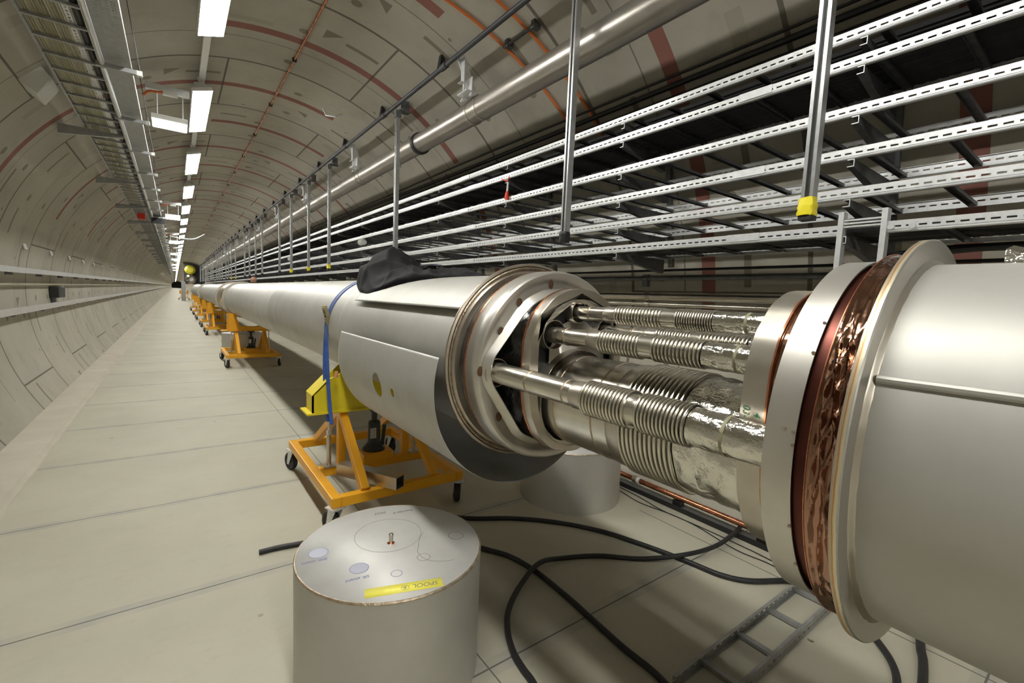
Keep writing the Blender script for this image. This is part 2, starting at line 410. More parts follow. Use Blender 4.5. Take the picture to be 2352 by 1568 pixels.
tag(tk.build('light_trunking', M['white'], origin=(.277, 0, 3.74)), 'narrow white trunking rail that carries the ceiling lights', 'rail')
# ---------------------------------------------------------------- overhead conduits on the ceiling
def arcpts(a0, a1, y0, y1, off, n=14):
    out = []
    for i in range(n + 1):
        a = a0 + (a1 - a0) * i / n; y = y0 + (y1 - y0) * i / n
        out.append((TCX + (TR - off) * math.cos(R(a)), y, TCZ + (TR - off) * math.sin(R(a))))
    return out
mb = MB().tube([(1.05, y, 3.895 + .004 * math.sin(y * 1.1)) for y in [Y0 + 1 + i * 1.5 for i in range(80)]], .011, 8)
t = thing('ceiling_conduit', 'thin copper-red conduit clipped along the crown of the vault', 'pipe', (1.05, 0, 3.89))
mb.build('tube', M['copper'], t)
for i in range(28):
    y = 1.0 + i * 1.48
    MB().box(1.03, 1.07, y - .015, y + .015, 3.878, 3.915).build('clip', M['rubber'], t)
for nm, pa, lb in (('tall', (79, 36, 3.42, 3.05), 'orange-red cable crossing the vault, farther from the camera of the two'), ('b', (71, 36, 3.02, 2.80), 'orange-red cable crossing the vault, nearer the camera of the two')):
    o = MB().tube(arcpts(pa[0], pa[1], pa[2], pa[3], .02, 30), .012, 8).build('orange_cable', M['redcable'], origin=(2, 3, 3.5))
    tag(o, lb, 'cable', 'orange cables on the vault')
cl = MB()
for a, y in ((60.2, 3.2), (60.2, 2.86)):
    x, z = TCX + (TR - .02) * math.cos(R(a)), TCZ + (TR - .02) * math.sin(R(a))
    cl.box(x - .03, x + .03, y - .02, y + .02, z - .03, z + .03)
cl.bar((2.2, 3.25, 3.545), (2.2, 2.82, 3.545), .02, .012)
tag(cl.build('cable_clamp', M['galv_dark'], origin=(2.2, 3, 3.54)), 'double clamp holding the two orange cables to the vault', 'clamp')
# dark small pipe under the ceiling
dp = thing('dark_pipe', 'slim dark grey pipe with collars running under the vault above the steel duct', 'pipe', (1.99, 0, 3.565))
MB().tube([(1.99, y, 3.565) for y in (Y0 + .5, 20, 40, 56.4)], .021, 16).build('tube', M['darkpipe'], dp)
for i in range(30):
    y = .9 + i * 1.48 + .03
    MB().lathe([(.001, y - .05), (.028, y - .05), (.028, y + .05), (.001, y + .05)], (1.99, 3.565), 16).build('collar', M['darkpipe'], dp)
    MB().loft([[(1.97, y + .04, 3.575), (2.01, y + .04, 3.575), (2.01, y + .10, 3.575), (1.97, y + .10, 3.575)], [(1.985, y + .05, 3.69), (2.03, y + .05, 3.66), (2.03, y + .09, 3.66), (1.985, y + .09, 3.69)]], True, True).build('hanger', M['black'], dp)
# big exhaust duct
DX, DZ, DR = 2.2, 3.165, .098
du = thing('overhead_steel_pipe', 'large stainless pipe hung under the vault to the right of the lights', 'pipe', (DX, 0, DZ))
MB().tube([(DX, y, DZ) for y in (Y0 + .5, 10, 30, 56.4)], DR, 40).build('tube', M['duct'], du)
MB().lathe([(DR - .002, 4.79), (DR + .016, 4.79), (DR + .016, 4.835), (DR - .002, 4.835)], (DX, DZ), 40).build('rubber_ring', M['rubber'], du)
for i, y in enumerate([.55, 3.62, 6.72, 9.8, 12.9, 16, 19, 22, 25, 28]):
    h = thing('pipe_hanger', '', 'bracket', (DX, y, DZ), 'hangers of the overhead steel pipe')
    h['label'] = ('folded steel hanger clamping the overhead pipe, %s from the camera' % ordn[i]) if i < 6 else 'folded steel hanger on the overhead pipe far down the tunnel'
    for k in (-.075, .075):
        MB().lathe([(DR, y + k - .012), (DR + .006, y + k - .012), (DR + .006, y + k + .012), (DR, y + k + .012)], (DX, DZ), 36).build('band', M['steel'], h)
        g = MB().tube([(DX - .12, y + k, DZ + .07), (DX - .075, y + k, DZ + .09)], .012, 8); g.tube([(DX - .13, y + k, DZ + .075), (DX - .115, y + k, DZ + .07)], .02, 8)
        g.build('bolt', M['galv'], h)
    g = MB().box(DX - .16, DX + .03, y - .06, y + .10, DZ + DR + .008, DZ + DR + .02); g.box(DX - .10, DX - .09, y - .05, y + .09, DZ + DR, DZ + .24)
    g.box(DX - .14, DX - .02, y + .02, y + .04, DZ + .12, DZ + .20); g.build('saddle', M['galv'], h)
    g = MB().box(DX - .150, DX - .144, y - .0, y + .06, 3.36, 3.575); g.box(DX - .175, DX - .144, y - .0, y + .06, 3.57, 3.576); g.box(DX - .18, DX - .144, y - .0, y + .06, 3.355, 3.361)
    g.bar((DX - .146, y + .062, 3.58), (DX - .02, y + .062, 3.30), .004, .09, (1, 0, 1))
    g.build('arm', M['galv'], h)
# wire hook on the ceiling
tag(MB().tube([(1.56, 6.35, 3.83), (1.585, 6.3, 3.73), (1.67, 6.18, 3.70), (1.75, 6.2, 3.75)], .012, 8).build('conduit_stub', M['galv'], origin=(1.6, 6.3, 3.8)), 'short bent grey conduit end hanging from the vault beside a joint', 'pipe')
# ---------------------------------------------------------------- left overhead trays
LZ = 3.10
lt = thing('cable_ladder', 'galvanised cable ladder full of cream cables overhead on the left', 'cable tray', (-.56, 0, LZ))
def rail(x0, x1, z0, z1, ya, yb, name, mat, par): return MB().box(x0, x1, ya, yb, z0, z1).build(name, mat, par)
rail(-.735, -.718, LZ, LZ + .10, Y0 + .4, 320, 'side_rail', M['galv_mid'], lt)  # left rail made taller to block lamp light from the vault
g = MB().box(-.415, -.395, Y0 + .4, 320, LZ - .01, LZ + .06); g.tube([(-.395, Y0 + .4, LZ - .022), (-.395, 320, LZ - .022)], .014, 12)
g.build('side_rail', M['galv'], lt)
rung = None
for i in range(95):
    y = .92 + i * .293
    if rung is None: rung = MB().box(-.72, -.41, y - .012, y + .012, LZ - .004, LZ + .012).build('rung', M['galv_mid'], lt); y00 = y
    else:
        c = rung.copy(); COL.objects.link(c); c.location = (0, y - y00, 0); c.parent = lt
g = MB()
for i in range(200):
    y = .92 + (95 + i) * .293; g.box(-.72, -.41, y - .012, y + .012, LZ - .004, LZ + .012)
g.build('rung', M['galv_mid'], lt)['kind'] = 'stuff'
for i in range(13):
    x = -.708 + i * .0152
    o = MB().tube([(x + .003 * math.sin(y * .7 + i), y, LZ + .0215 + .003 * math.sin(i * 2.1 + y)) for y in [Y0 + .5 + k * 1.2 for k in range(60)]], .0067, 6).build('cream_cable', M['cream'], origin=(x, 0, LZ + .02))
    tag(o, 'cream-coloured cable lying in the overhead ladder beside identical ones', 'cable', 'cream cables in the ladder tray')
tag(MB().box(-.508, -.478, Y0 + .5, 88, LZ + .014, LZ + .018).build('slotted_strip', slotted('strip_slots', M['galv'], 1, .045, .5, -.006, .006, 0), origin=(-.493, 0, LZ + .016)), 'narrow slotted divider strip beside the cream cables in the ladder', 'strip')
tag(MB().tube([(-.45, Y0 + .5, LZ + .034), (-.45, 88, LZ + .034)], .02, 10).build('black_cable', M['rubber'], origin=(-.45, 0, LZ + .03)), 'thick black cable at the right edge of the overhead ladder', 'cable')
pt = thing('perforated_tray', 'pale perforated sheet tray overhead between the ladder and the lights', 'cable tray', (0, 0, LZ + .02))
MB().box(-.385, -.235, Y0 + .4, 320, LZ + .018, LZ + .021).build('tray_sheet', M['perf'], pt)
for x in (-.386, -.234): MB().box(x - .0015, x + .0015, Y0 + .4, 320, LZ + .018, LZ + .048).build('side_wall', M['galv'], pt)
def tray_bracket(y, x1, x0, h0, h1, cap, lb, gname):
    b = thing('tray_bracket', lb, 'bracket', (-.5, y, LZ), gname)
    MB().loft([[(x1, y - .02, LZ - .012), (x1, y + .02, LZ - .012), (x1, y + .02, LZ - h1), (x1, y - .02, LZ - h1)],
               [(x0, y - .02, LZ - .012), (x0, y + .02, LZ - .012), (x0, y + .02, LZ - h0), (x0, y - .02, LZ - h0)]], True, True).build('arm', M['galv_mid'], b)
    if cap:
        MB().box(x1 - .03, x1 + .003, y - .021, y + .021, LZ - .045, LZ - .010).build('end_cap', M['white'], b)
        MB().tube([(x1 - .01, y, LZ - .01), (-.25, y, 3.60)], .003, 6).build('tie_wire', M['galv_dark'], b)
ys_ = [1.99 + k * 1.31 for k in range(-2, 40)]
for i, y in enumerate(ys_):
    k = i - 4
    tray_bracket(y, -.17, -.43, .042, .042, True, ('short arm under the perforated overhead tray, %s from the camera' % ordn[k]) if 0 <= k < 6 else 'small short arm under the perforated overhead tray farther off', 'short arms under the perforated tray')
for i, y in enumerate([6.65, 9.45, 12.3, 15.2, 18.1, 21, 24, 27, 30, 33, 36, 39, 42]):
    tray_bracket(y, -.42, -.93, .11, .045, False, ('long tapered arm from the left vault under the cable ladder, %s seen from the camera' % ordn[i]) if i < 4 else 'small long arm under the cable ladder farther off', 'long arms under the cable ladder')
# speaker box on the left vault
aa = 136; bx, bz = lin(aa); n_ = Vector((-math.cos(R(aa)), 0, -math.sin(R(aa)))); tg = Vector((-math.sin(R(aa)), 0, math.cos(R(aa))))
sp = thing('wall_box', 'white wedge-shaped box fixed high on the left vault beside the ladder', 'box', (bx, 5.5, bz))
m4 = Matrix((tg, Vector((0, 1, 0)), n_)).transposed().to_4x4(); m4.translation = Vector((bx, 5.52, bz))
MB().add([m4 @ Vector(p) for p in [(-.10, -.16, -.02), (.10, -.16, -.02), (.10, .14, -.02), (-.10, .14, -.02), (-.09, -.15, .10), (.09, -.15, .14), (.09, .13, .14), (-.09, .13, .10)]],
         [(0, 1, 2, 3), (4, 7, 6, 5), (0, 4, 5, 1), (1, 5, 6, 2), (2, 6, 7, 3), (3, 7, 4, 0)]).build('casing', M['white'], sp, bevel=.01)
tag(MB().tube([(bx + .15, 5.4, bz + .09), (bx + .18, 5.35, bz + .06), (-.74, 5.3, LZ + .03)], .006, 6).build('black_wire', M['rubber'], origin=(bx, 5.4, bz)), 'thin black wire from the white wall box to the overhead ladder', 'cable')
# hanging transverse sign lights
def sign_light(y, mat, lb):
    t = thing('hanging_sign_light', lb, 'light', (0, y, 3.1), 'transverse hanging lights')
    MB().box(-.16, .14, y - .05, y + .05, 3.15, 3.20).build('housing', M['white'], t, bevel=.006)
    MB().box(-.152, .132, y - .044, y + .044, 3.085, 3.15).build('lit_panel', mat, t, bevel=.01)
    g = MB()
    for x in (-.11, .10): g.tube([(x, y, 3.2), (x, y, 3.42)], .006, 6)
    g.build('hanger', M['white'], t)
    MB().box(-.20, .16, y + .0, y + .06, 3.44, 3.50).build('cross_bar', M['galv'], t)
    MB().box(-.06, .06, y - .04, y, 3.40, 3.45).build('junction_box', M['white'], t)
    MB().tube(spline([(-.22, y, 3.36), (-.17, y, 3.41), (-.1, y, 3.42), (-.06, y, 3.43)]), .013, 8).build('orange_lead', M['redcable'], t)
    return t
sign_light(6.0, M['lamp2'], 'lit white box light hanging crosswise beside the second ceiling fixture')
for i, y in enumerate((14., 22., 30., 36.5, 46., 54., 62.)):
    sign_light(y, M['lampg'] if i == 3 else M['lamp2'], 'green-glowing crosswise hanging light far down the tunnel' if i == 3 else (
        ['lit crosswise hanging light right of the red box', 'lit crosswise hanging light, third from the camera', 'lit crosswise hanging light just before the green one', '', 'small lit crosswise light beyond the green one', 'small lit crosswise light beyond the green one', 'small lit crosswise light beyond the green one'][i]))
t = thing('red_alarm_box', 'bright red box hanging below the left overhead ladder', 'box', (-.62, 13.6, 3.0))
MB().box(-.66, -.52, 13.55, 13.7, 2.97, 3.12).build('box', M['red'], t, bevel=.01); MB().box(-.60, -.57, 13.6, 13.63, 3.12, 3.2).build('bracket', M['black'], t)
tag(MB().box(-.42, -.16, 13.9, 13.95, 2.94, 3.12).build('dark_sign', M['darkpipe'], origin=(-.3, 13.9, 3), bevel=.01), 'dark grey sign panel hanging between the red box and a lit light', 'sign')
tag(MB().tube(spline([(-.1, 19, 3.10), (.2, 19, 3.06), (.55, 19.1, 3.09), (.85, 19.1, 3.28)]), .02, 8).build('hanging_hose', M['galv_mid'], origin=(.3, 19, 3)), 'pale curved hose hanging crosswise below the light row', 'hose')
# ---------------------------------------------------------------- left wall rails
for z0, z1, nm, lb in ((1.572, 1.637, 'upper', 'upper pale grey duct rail on the left wall'), (1.076, 1.149, 'lower', 'lower pale grey duct rail on the left wall')):
    t = thing('wall_rail', lb, 'rail', (-1.52, 0, z0), 'rails on the left wall')
    MB().box(-1.545, -1.50, Y0 + .4, 320, z0, z1).build('duct', M['galv'], t)
    for k in range(26):
        y = 7.9 + k * 1.5
        MB().box(-1.615, -1.545, y - .03, y + .03, z0 - .03, z0 + .03).build('standoff', M['galv_dark'], t)
tag(MB().tube([(-1.58, Y0 + .4, 1.425), (-1.58, 60, 1.425), (-1.58, 320, 1.425)], .014, 8).build('wall_cable', M['cream'], origin=(-1.58, 0, 1.42)), 'thin pale cable along the left wall between the two rails', 'cable')
t = thing('dark_wall_box', 'small black box on the left wall between the two rails', 'box', (-1.56, 10.4, 1.3))
MB().box(-1.61, -1.50, 10.2, 10.75, 1.22, 1.40).build('box', M['black'], t, bevel=.01); MB().box(-1.60, -1.56, 10.3, 10.4, 1.08, 1.22).build('bracket', M['galv_dark'], t)
for i, y in enumerate([8.5 + 1.545 * k for k in range(9)]):
    x, z = lin(167)
    m4 = Matrix.Translation((x + .006, y, z)) @ Matrix.Rotation(R(-13), 4, 'Y')
    o = MB().box(-.005, .005, -.07, .07, -.05, .05, m4).build('wall_tag', M['white'], origin=(x, y, z))
    tag(o, ('small white tag on the left wall above the rails, %s from the left' % ['first', 'second', 'third', 'fourth', 'fifth'][i]) if i < 5 else 'tiny white tag on the left wall far down the tunnel', 'tag', 'number tags on the left wall')
# ---------------------------------------------------------------- right cable trays
TX = 2.60
SC = 2.6 / 2.76
tiers = [(2.60, 2.812, .38), (TX, 2.684, .48), (TX, 1.5 + 1.018 * SC, .55), (TX, 1.5 + .808 * SC, .55), (TX, 1.5 + .61 * SC, .55), (TX, 1.5 + .426 * SC, .55)]
tn = ['topmost', 'second from the top', 'third from the top', 'fourth from the top', 'fifth from the top', 'lowest']
def railprof(z0, H=.052, flip=1):
    # C-section: outer face, recess and rolled lower lip
    return [(0, H), (0, .0145), (.004, .013), (.004, .0105), (-.001, .0085), (-.003, .005), (-.001, .0015), (.003, 0), (.014, 0), (.014, .0018), (.006, .0035), (.006, H - .002), (.014, H - .002), (.014, H)]
PITCH = .283
for ti, (x, z, dep) in enumerate(tiers):
    z = z - .026; ye = 90.
    segs = [(Y0 + .4, ye)]
    if ti == 5: segs = [(Y0 + .4, .70), (.88, ye)]
    for si, (ya, yb) in enumerate(segs):
        lbl = 'galvanised slotted cable tray, %s of the six tiers on the right' % tn[ti]
        if ti == 5: lbl = 'lowest right cable tray, ' + ('short end piece at the right edge beyond the upright ladder' if si == 0 else 'long run reaching down the tunnel')
        t = thing('cable_tray', lbl, 'cable tray', (x, ya, z), 'right-hand cable trays')
        pr = railprof(z)
        g = MB(); g.loft([[(x + px, y, z + pz) for px, pz in pr] for y in (ya, yb)], True, True)
        o = g.build('side_rail', M['rail_slots'], t, ang=30)
        g = MB(); g.loft([[(x + dep - px, y, z + pz) for px, pz in pr] for y in (ya, yb)], True, True)
        g.build('side_rail', M['rail_slots'], t, ang=30)
        r0 = None; ybase = .51
        i0 = int((max(ya, -1.5) - ybase) / PITCH) + 1; cnt = 0; k = i0
        while ybase + k * PITCH < yb and cnt < 72:
            y = ybase + k * PITCH; k += 1; cnt += 1
            if r0 is None:
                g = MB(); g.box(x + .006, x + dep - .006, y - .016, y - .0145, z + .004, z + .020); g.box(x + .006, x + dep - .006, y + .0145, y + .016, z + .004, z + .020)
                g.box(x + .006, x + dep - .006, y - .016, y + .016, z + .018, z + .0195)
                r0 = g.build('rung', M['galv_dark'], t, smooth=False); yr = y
            else:
                c = r0.copy(); COL.objects.link(c); c.parent = t; c.location = (0, y - yr, 0)
        if ybase + k * PITCH < yb:
            g = MB()
            while ybase + k * PITCH < 60:
                y = ybase + k * PITCH; k += 1; g.box(x + .006, x + dep - .006, y - .016, y + .016, z + .006, z + .0195)
            g.build('rung', M['galv_dark'], t, smooth=False)['kind'] = 'stuff'
        for yj in ([1.35, 4.35, 7.4, 13.4, 19.4] if ti % 2 else [4.5, 10.5, 16.5]):
            if ya < yj < yb:
                MB().box(x - .0035, x - .0005, yj - .09, yj + .09, z + .012, z + .053).build('splice_plate', M['galv'], t)
# brackets under tiers and wall channels
bx0 = None
for k in range(-1, 24):
    y = .845 + 1.42 * k
    ch = thing('wall_channel', '', 'channel', (3.2, y, 1.9), 'dark uprights behind the right trays')
    ch['label'] = 'dark upright on the wall behind the right trays, ' + ('%s from the camera' % ordn[k] if 0 <= k < 4 else 'far off')
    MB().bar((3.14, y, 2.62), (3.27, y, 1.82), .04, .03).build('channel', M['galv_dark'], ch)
    for ti, (x, z, dep) in enumerate(tiers):
        z = z - .029; xe = x + dep + .02
        g = MB(); hb = .034
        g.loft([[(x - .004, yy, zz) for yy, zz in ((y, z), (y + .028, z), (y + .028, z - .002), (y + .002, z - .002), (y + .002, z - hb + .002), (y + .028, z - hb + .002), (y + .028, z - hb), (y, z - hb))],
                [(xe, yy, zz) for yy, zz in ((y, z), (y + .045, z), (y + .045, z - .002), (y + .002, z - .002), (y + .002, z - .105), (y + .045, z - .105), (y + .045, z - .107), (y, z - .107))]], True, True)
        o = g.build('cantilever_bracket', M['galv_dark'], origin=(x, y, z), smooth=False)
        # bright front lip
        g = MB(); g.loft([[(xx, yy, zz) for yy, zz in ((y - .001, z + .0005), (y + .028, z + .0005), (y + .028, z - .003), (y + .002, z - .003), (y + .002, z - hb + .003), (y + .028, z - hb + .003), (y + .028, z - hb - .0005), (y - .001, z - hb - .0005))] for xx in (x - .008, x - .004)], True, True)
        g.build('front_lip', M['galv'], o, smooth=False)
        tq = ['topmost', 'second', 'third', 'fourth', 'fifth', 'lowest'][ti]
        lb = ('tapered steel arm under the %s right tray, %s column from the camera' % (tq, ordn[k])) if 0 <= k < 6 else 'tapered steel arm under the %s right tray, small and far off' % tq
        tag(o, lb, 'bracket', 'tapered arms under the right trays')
# dark cables behind/above the trays
for i, (x, z, r) in enumerate(((2.82, 3.03, .020), (2.86, 2.975, .015), (2.775, 3.075, .010), (2.86, 2.832, .02), (2.79, 2.83, .016))):
    o = MB().tube([(x + .006 * math.sin(y * .5 + i), y, z + .006 * math.sin(y * .9 + i * 2)) for y in [Y0 + .5 + k * .8 for k in range(90)]], r, 8).build('dark_cable', M['rubber'], origin=(x, 0, z))
    tag(o, ['black cable along the vault just above the top right tray, thickest', 'black cable along the vault above the top right tray, lower one', 'thin black cable highest above the top right tray', 'black cable lying in the top right tray, nearer the wall', 'black cable lying in the top right tray, nearer the rail'][i], 'cable', 'black cables around the top right tray')
for i in range(14):
    x = 2.632 + i * .0345; z = tiers[1][1] - .026 + .0205 + .015
    o = MB().tube([(x + .004 * math.sin(y * .5 + i), y, z + .003 * math.sin(y * .9 + i * 2)) for y in [Y0 + .5 + k * 1.6 for k in range(50)]], .0155, 8).build('dark_cable', M['rubber'], origin=(x, 0, z))
    tag(o, 'black cable lying side by side with others in the second right tray', 'cable', 'black cables filling the second right tray')
for i in range(9):
    x = 2.70 + i * .047; z = tiers[5][1] - .026 + .0205 + .020
    o = MB().tube([(x + .004 * math.sin(y * .5 + i), y, z + .004 * math.sin(y * .9 + i * 2)) for y in [Y0 + .5 + k * 1.6 for k in range(50)]], .020, 8).build('dark_cable', M['rubber'], origin=(x, 0, z))
    tag(o, 'black cable lying side by side with others in the lowest right tray', 'cable', 'black cables filling the lowest right tray')
for i, (x, z, r) in enumerate(()):
    o = MB().tube([(x + .01 * math.sin(y * .5 + i), y, z + .006 * math.sin(y * .9 + i * 2)) for y in [Y0 + .5 + k * .8 for k in range(60)]], r, 8).build('dark_cable', M['rubber'], origin=(x, 0, z))
    tag(o, 'black cable lying in the lowest right tray beside two others', 'cable', 'black cables in the lowest right tray')
# vertical cable ladder at tray 6
t = thing('upright_ladder', 'short upright galvanised ladder joined to the lowest right tray behind the flange', 'ladder', (2.6, .78, 1.3))
for y in (.70, .868):
    pr = [(0, 0), (0, .022), (.05, .022), (.05, .019), (.003, .019), (.003, .003), (.05, .003), (.05, 0)]
    g = MB(); g.loft([[(2.575 + px, y + (py - .011) * (1 if y > .8 else -1), z) for px, py in pr] for z in (1.30, 1.985)], True, True)
    g.build('upright', M['galv'], t, smooth=False)
for z in (1.945, 1.93, 1.915, 1.64, 1.40): MB().box(2.585, 2.60, .71, .86, z - .004, z + .004).build('rung', M['galv'], t)
MB().tube([(2.56, .67, 1.895), (2.58, .67, 1.895)], .012, 10).build('bolt', M['galv'], t)
MB().tube([(2.572, .60, 1.895), (2.588, .60, 1.895)], .012, 10).build('bolt', M['galv'], t)
for i in range(3):
    o = MB().tube(spline([(2.66, .70 + i * .045, 1.35), (2.70, .72 + i * .045, 1.6), (2.75, .70 + i * .045, 1.75), (2.9, .48 + .045 * i, 1.82), (3.0, .08 + .045 * i, 1.83)]), .018, 10).build('bent_black_cable', M['rubber'], origin=(2.7, .75, 1.6))
    tag(o, 'thick black cable bending down behind the upright ladder in a bundle', 'cable', 'black cables bending behind the upright ladder')
# right wall pipes
wp = [(3.2, 1.73, .020, 'galv_dark', 'grey conduit pipe, upper of the pipes along the right wall'), (3.25, 1.578, .036, 'steel_bright', 'bright steel pipe, thick middle one along the right wall'),
      (3.24, 1.515, .016, 'steel_bright', 'thin bright steel pipe just under the thick one on the right wall'), (3.3, 1.80, .01, 'rubber', 'thin black cable along the right wall above the grey conduit')]
for x, z, r, m, lb in wp:
    t = thing('wall_pipe' if r > .012 else 'wall_cable', lb, 'pipe' if r > .012 else 'cable', (x, 0, z), 'pipes along the right wall')
    MB().tube([(x, Y0 + .5, z), (x, 20, z), (x, 60, z)], r, 16).build('tube', M[m], t)
    if r > .015:
        for k in range(12):
            y = 1.0 + 1.45 * k
            g = MB().lathe([(r, y - .02), (r + .006, y - .02), (r + .006, y + .02), (r, y + .02)], (x, z), 16)
            if m == 'galv_dark': g.box(x, 3.42, y - .02, y + .02, z - .012, z + .012); g.box(x - .02, x + .02, y - .025, y + .025, z - .07, z + .03)
            g.build('clamp', M['galv_dark' if m == 'galv_dark' else 'steel'], t)
# hanging strut posts
PX = 2.0
posts = [.79, 2.18, 4.97, 7.73, 9.12, 10.69, 12.04, 14.72, 16.02, 17.45, 18.73, 21.77, 23.55, 24.78, 26.11, 28.4, 29.8, 31.1, 32.5, 35.5, 36.9, 38.3, 41, 42.5, 44, 47, 48.5, 50, 53, 54.5]
for i, y in enumerate(posts):
    t = thing('hanging_strut', '', 'post', (PX, y, 3.5), 'struts hanging beside the right trays')
    cap = {0: 'tapeyel', 1: 'black', 3: 'tapeyel', 4: 'tapeyel', 5: 'tapeyel', 6: 'black', 11: 'tapeyel', 12: 'tapeyel'}.get(i, 'black')
    t['label'] = ['nearest hanging steel strut before the right trays, crumpled yellow tape on its end', 'steel strut hanging in front of the right trays with a black taped end', 'steel strut hanging above the black bag',
                  'steel strut hanging left of the bag, yellow end, largest of that row', 'yellow-ended hanging strut, second largest of its row', 'yellow-ended hanging strut, third of its row', 'dark-ended hanging strut, last of the first row of four'][i] if i < 7 else 'small steel strut hanging far down on the right'
    zb = 1.885; x = PX; lean = -.01 if i < 2 else 0
    pr = [(-.02, -.02), (.02, -.02), (.02, -.008), (.017, -.008), (.017, -.017), (-.017, -.017), (-.017, .017), (.017, .017), (.017, .008), (.02, .008), (.02, .02), (-.02, .02)]
    g = MB(); g.loft([[(x + px, y + py, z) for px, py in ((-a * 1.05, b * 1.05) for a, b in pr)] for z in (zb, 3.44)], True, True)
    g.build('channel', M['strut'], t, smooth=False)
    g = MB().box(x - .03, x + .03, y - .03, y + .03, 3.43, 3.50); g.box(x + .0, x + .13, y - .045, y + .045, 3.50, 3.512)
    g.box(x + .045, x + .12, y - .03, y + .03, 3.512, 3.62)
    g.build('base_plate', M['galv_dark'], t, smooth=False)
    g = MB(); rnd_ = random.Random(i); loops = []
    for k in range(7):
        z = zb - .012 + k * .0115; s_ = .026 + .006 * rnd_.random()
        loops.append([(x + s_ * math.copysign(abs(math.cos(a)) ** .6, math.cos(a)), y + s_ * math.copysign(abs(math.sin(a)) ** .6, math.sin(a)) + .006 * rnd_.random(), z + .006 * rnd_.random()) for a in [2 * PI * q / 14 for q in range(14)]])
    g.loft(loops, True, True); g.build('taped_end', M[cap], t)
    if cap == 'tapeyel' and i < 6: MB().box(x - .024, x + .024, y - .024, y + .024, zb - .026, zb - .008).build('rubber_foot', M['black'], t)
# small things on the trays
t = thing('white_spool', 'small white cable reel on the fourth right tray', 'reel', (2.6, 8.0, 2.33))
g = MB().lathe([(.001, 7.92), (.055, 7.92), (.055, 7.935), (.022, 7.94), (.022, 8.06), (.055, 8.065), (.055, 8.08), (.001, 8.08)], (2.62, 2.385), 20); g.build('reel', M['white'], t)
t = thing('second_white_spool', 'smaller white cable reel farther along the right trays', 'reel', (2.6, 14.2, 2.33))
MB().lathe([(.001, 14.1), (.05, 14.1), (.05, 14.12), (.02, 14.12), (.02, 14.25), (.05, 14.25), (.05, 14.27), (.001, 14.27)], (2.62, 2.38), 16).build('reel', M['white'], t)
t = thing('red_tool', 'red-handled tool hanging on a red tie from the second right tray', 'tool', (2.585, 3.66, 2.6))
MB().tube([(2.583, 3.66, 2.535), (2.583, 3.665, 2.50), (2.583, 3.67, 2.46)], [.012, .019, .022], 12).build('handle', M['red'], t)
MB().tube([(2.583, 3.655, 2.62), (2.583, 3.66, 2.535)], .010, 10).build('shank', M['white'], t)
MB().tube(spline([(2.585, 3.76, 2.665), (2.58, 3.70, 2.64), (2.582, 3.66, 2.63), (2.585, 3.64, 2.67)]), .005, 6).build('tie', M['red'], t)
# ---------------------------------------------------------------- pressure line: vessel modules
CX, CZ, VR = 1.2, 1.25, .3525
lm = thing('cryostat_module', 'long brushed steel cylinder on carts ending in an open rusty flange, left of the bellows', 'cylinder', (CX, 1.5, CZ))
MB().lathe([(VR, 1.50), (VR, 5.9), (VR + .002, 5.91), (VR, 5.92), (VR, 8.8), (VR, 11.7), (VR - .01, 11.7), (VR - .01, 1.5)], (CX, CZ), 128, close=True).build('outer_vessel', M['vessel'], lm)
MB().lathe([(.352, 1.50), (.385, 1.50), (.400, 1.497), (.402, 1.49), (.400, 1.484), (.392, 1.481), (.388, 1.486), (.380, 1.487), (.372, 1.482), (.366, 1.476), (.345, 1.474), (.340, 1.478), (.340, 1.52), (.352, 1.52)], (CX, CZ), 128, close=True).build('end_flange', M['steel_heat'], lm)
g = MB().lathe([(.387, 1.483), (.383, 1.478), (.377, 1.480), (.374, 1.485)], (CX, CZ), 160); g.build('weld_bead', M['weld'], lm)
MB().lathe([(VR, 11.7), (.40, 11.7), (.40, 11.62), (VR, 11.62)], (CX, CZ), 96).build('far_flange', M['steel'], lm)
MB().disc(.34, 2.2, (CX, CZ)).build('interior_shade_disc', M['black'], lm)  # black disc standing in for the dark inside of the vessel
MB().lathe([(.001 + VR, 3.0), (VR + .0015, 3.02), (VR + .0015, 3.03), (VR, 3.05)], (CX, CZ), 96).build('seam_ring', M['vessel'], lm)
# 70K end shield: rim band + plate with polygonal opening
def sym(pts): return pts + [(2 * CX - x, z) for x, z in reversed(pts) if abs(x - CX) > 1e-6]
def resample(poly, angs, c):                  # radius of polygon at angles around c
    out = []
    for a in angs:
        d = (math.cos(a), math.sin(a)); best = None
        for i in range(len(poly)):
            x1, z1 = poly[i][0] - c[0], poly[i][1] - c[1]; x2, z2 = poly[(i + 1) % len(poly)][0] - c[0], poly[(i + 1) % len(poly)][1] - c[1]
            den = d[0] * (z2 - z1) - d[1] * (x2 - x1)
            if abs(den) < 1e-12: continue
            t_ = (x1 * (z2 - z1) - z1 * (x2 - x1)) / den; s_ = (x1 * d[1] - z1 * d[0]) / den
            if t_ > 0 and -1e-9 <= s_ <= 1 + 1e-9 and (best is None or t_ < best): best = t_
        out.append(best)
    return out
NA = 180; ANG = [2 * PI * k / NA for k in range(NA)]
P1 = sym([(1.2, 1.553), (1.112, 1.544), (1.036, 1.511), (.99, 1.471), (.852, 1.293), (.846, 1.255), (.852, 1.21), (.926, 1.10), (1.0, .995), (1.08, .955), (1.2, .94)])
pc = (CX, 1.25)
def radial(poly, y, k=1.0, off=0.0):
    rs = resample(poly, ANG, pc)
    # soften corners
    rs = [(rs[i - 2] + rs[i - 1] + rs[i] + rs[(i + 1) % NA] + rs[(i + 2) % NA]) / 5 for i in range(NA)]
    return [(pc[0] + (r * k - off) * math.cos(a), y, pc[1] + (r * k - off) * math.sin(a)) for r, a in zip(rs, ANG)]
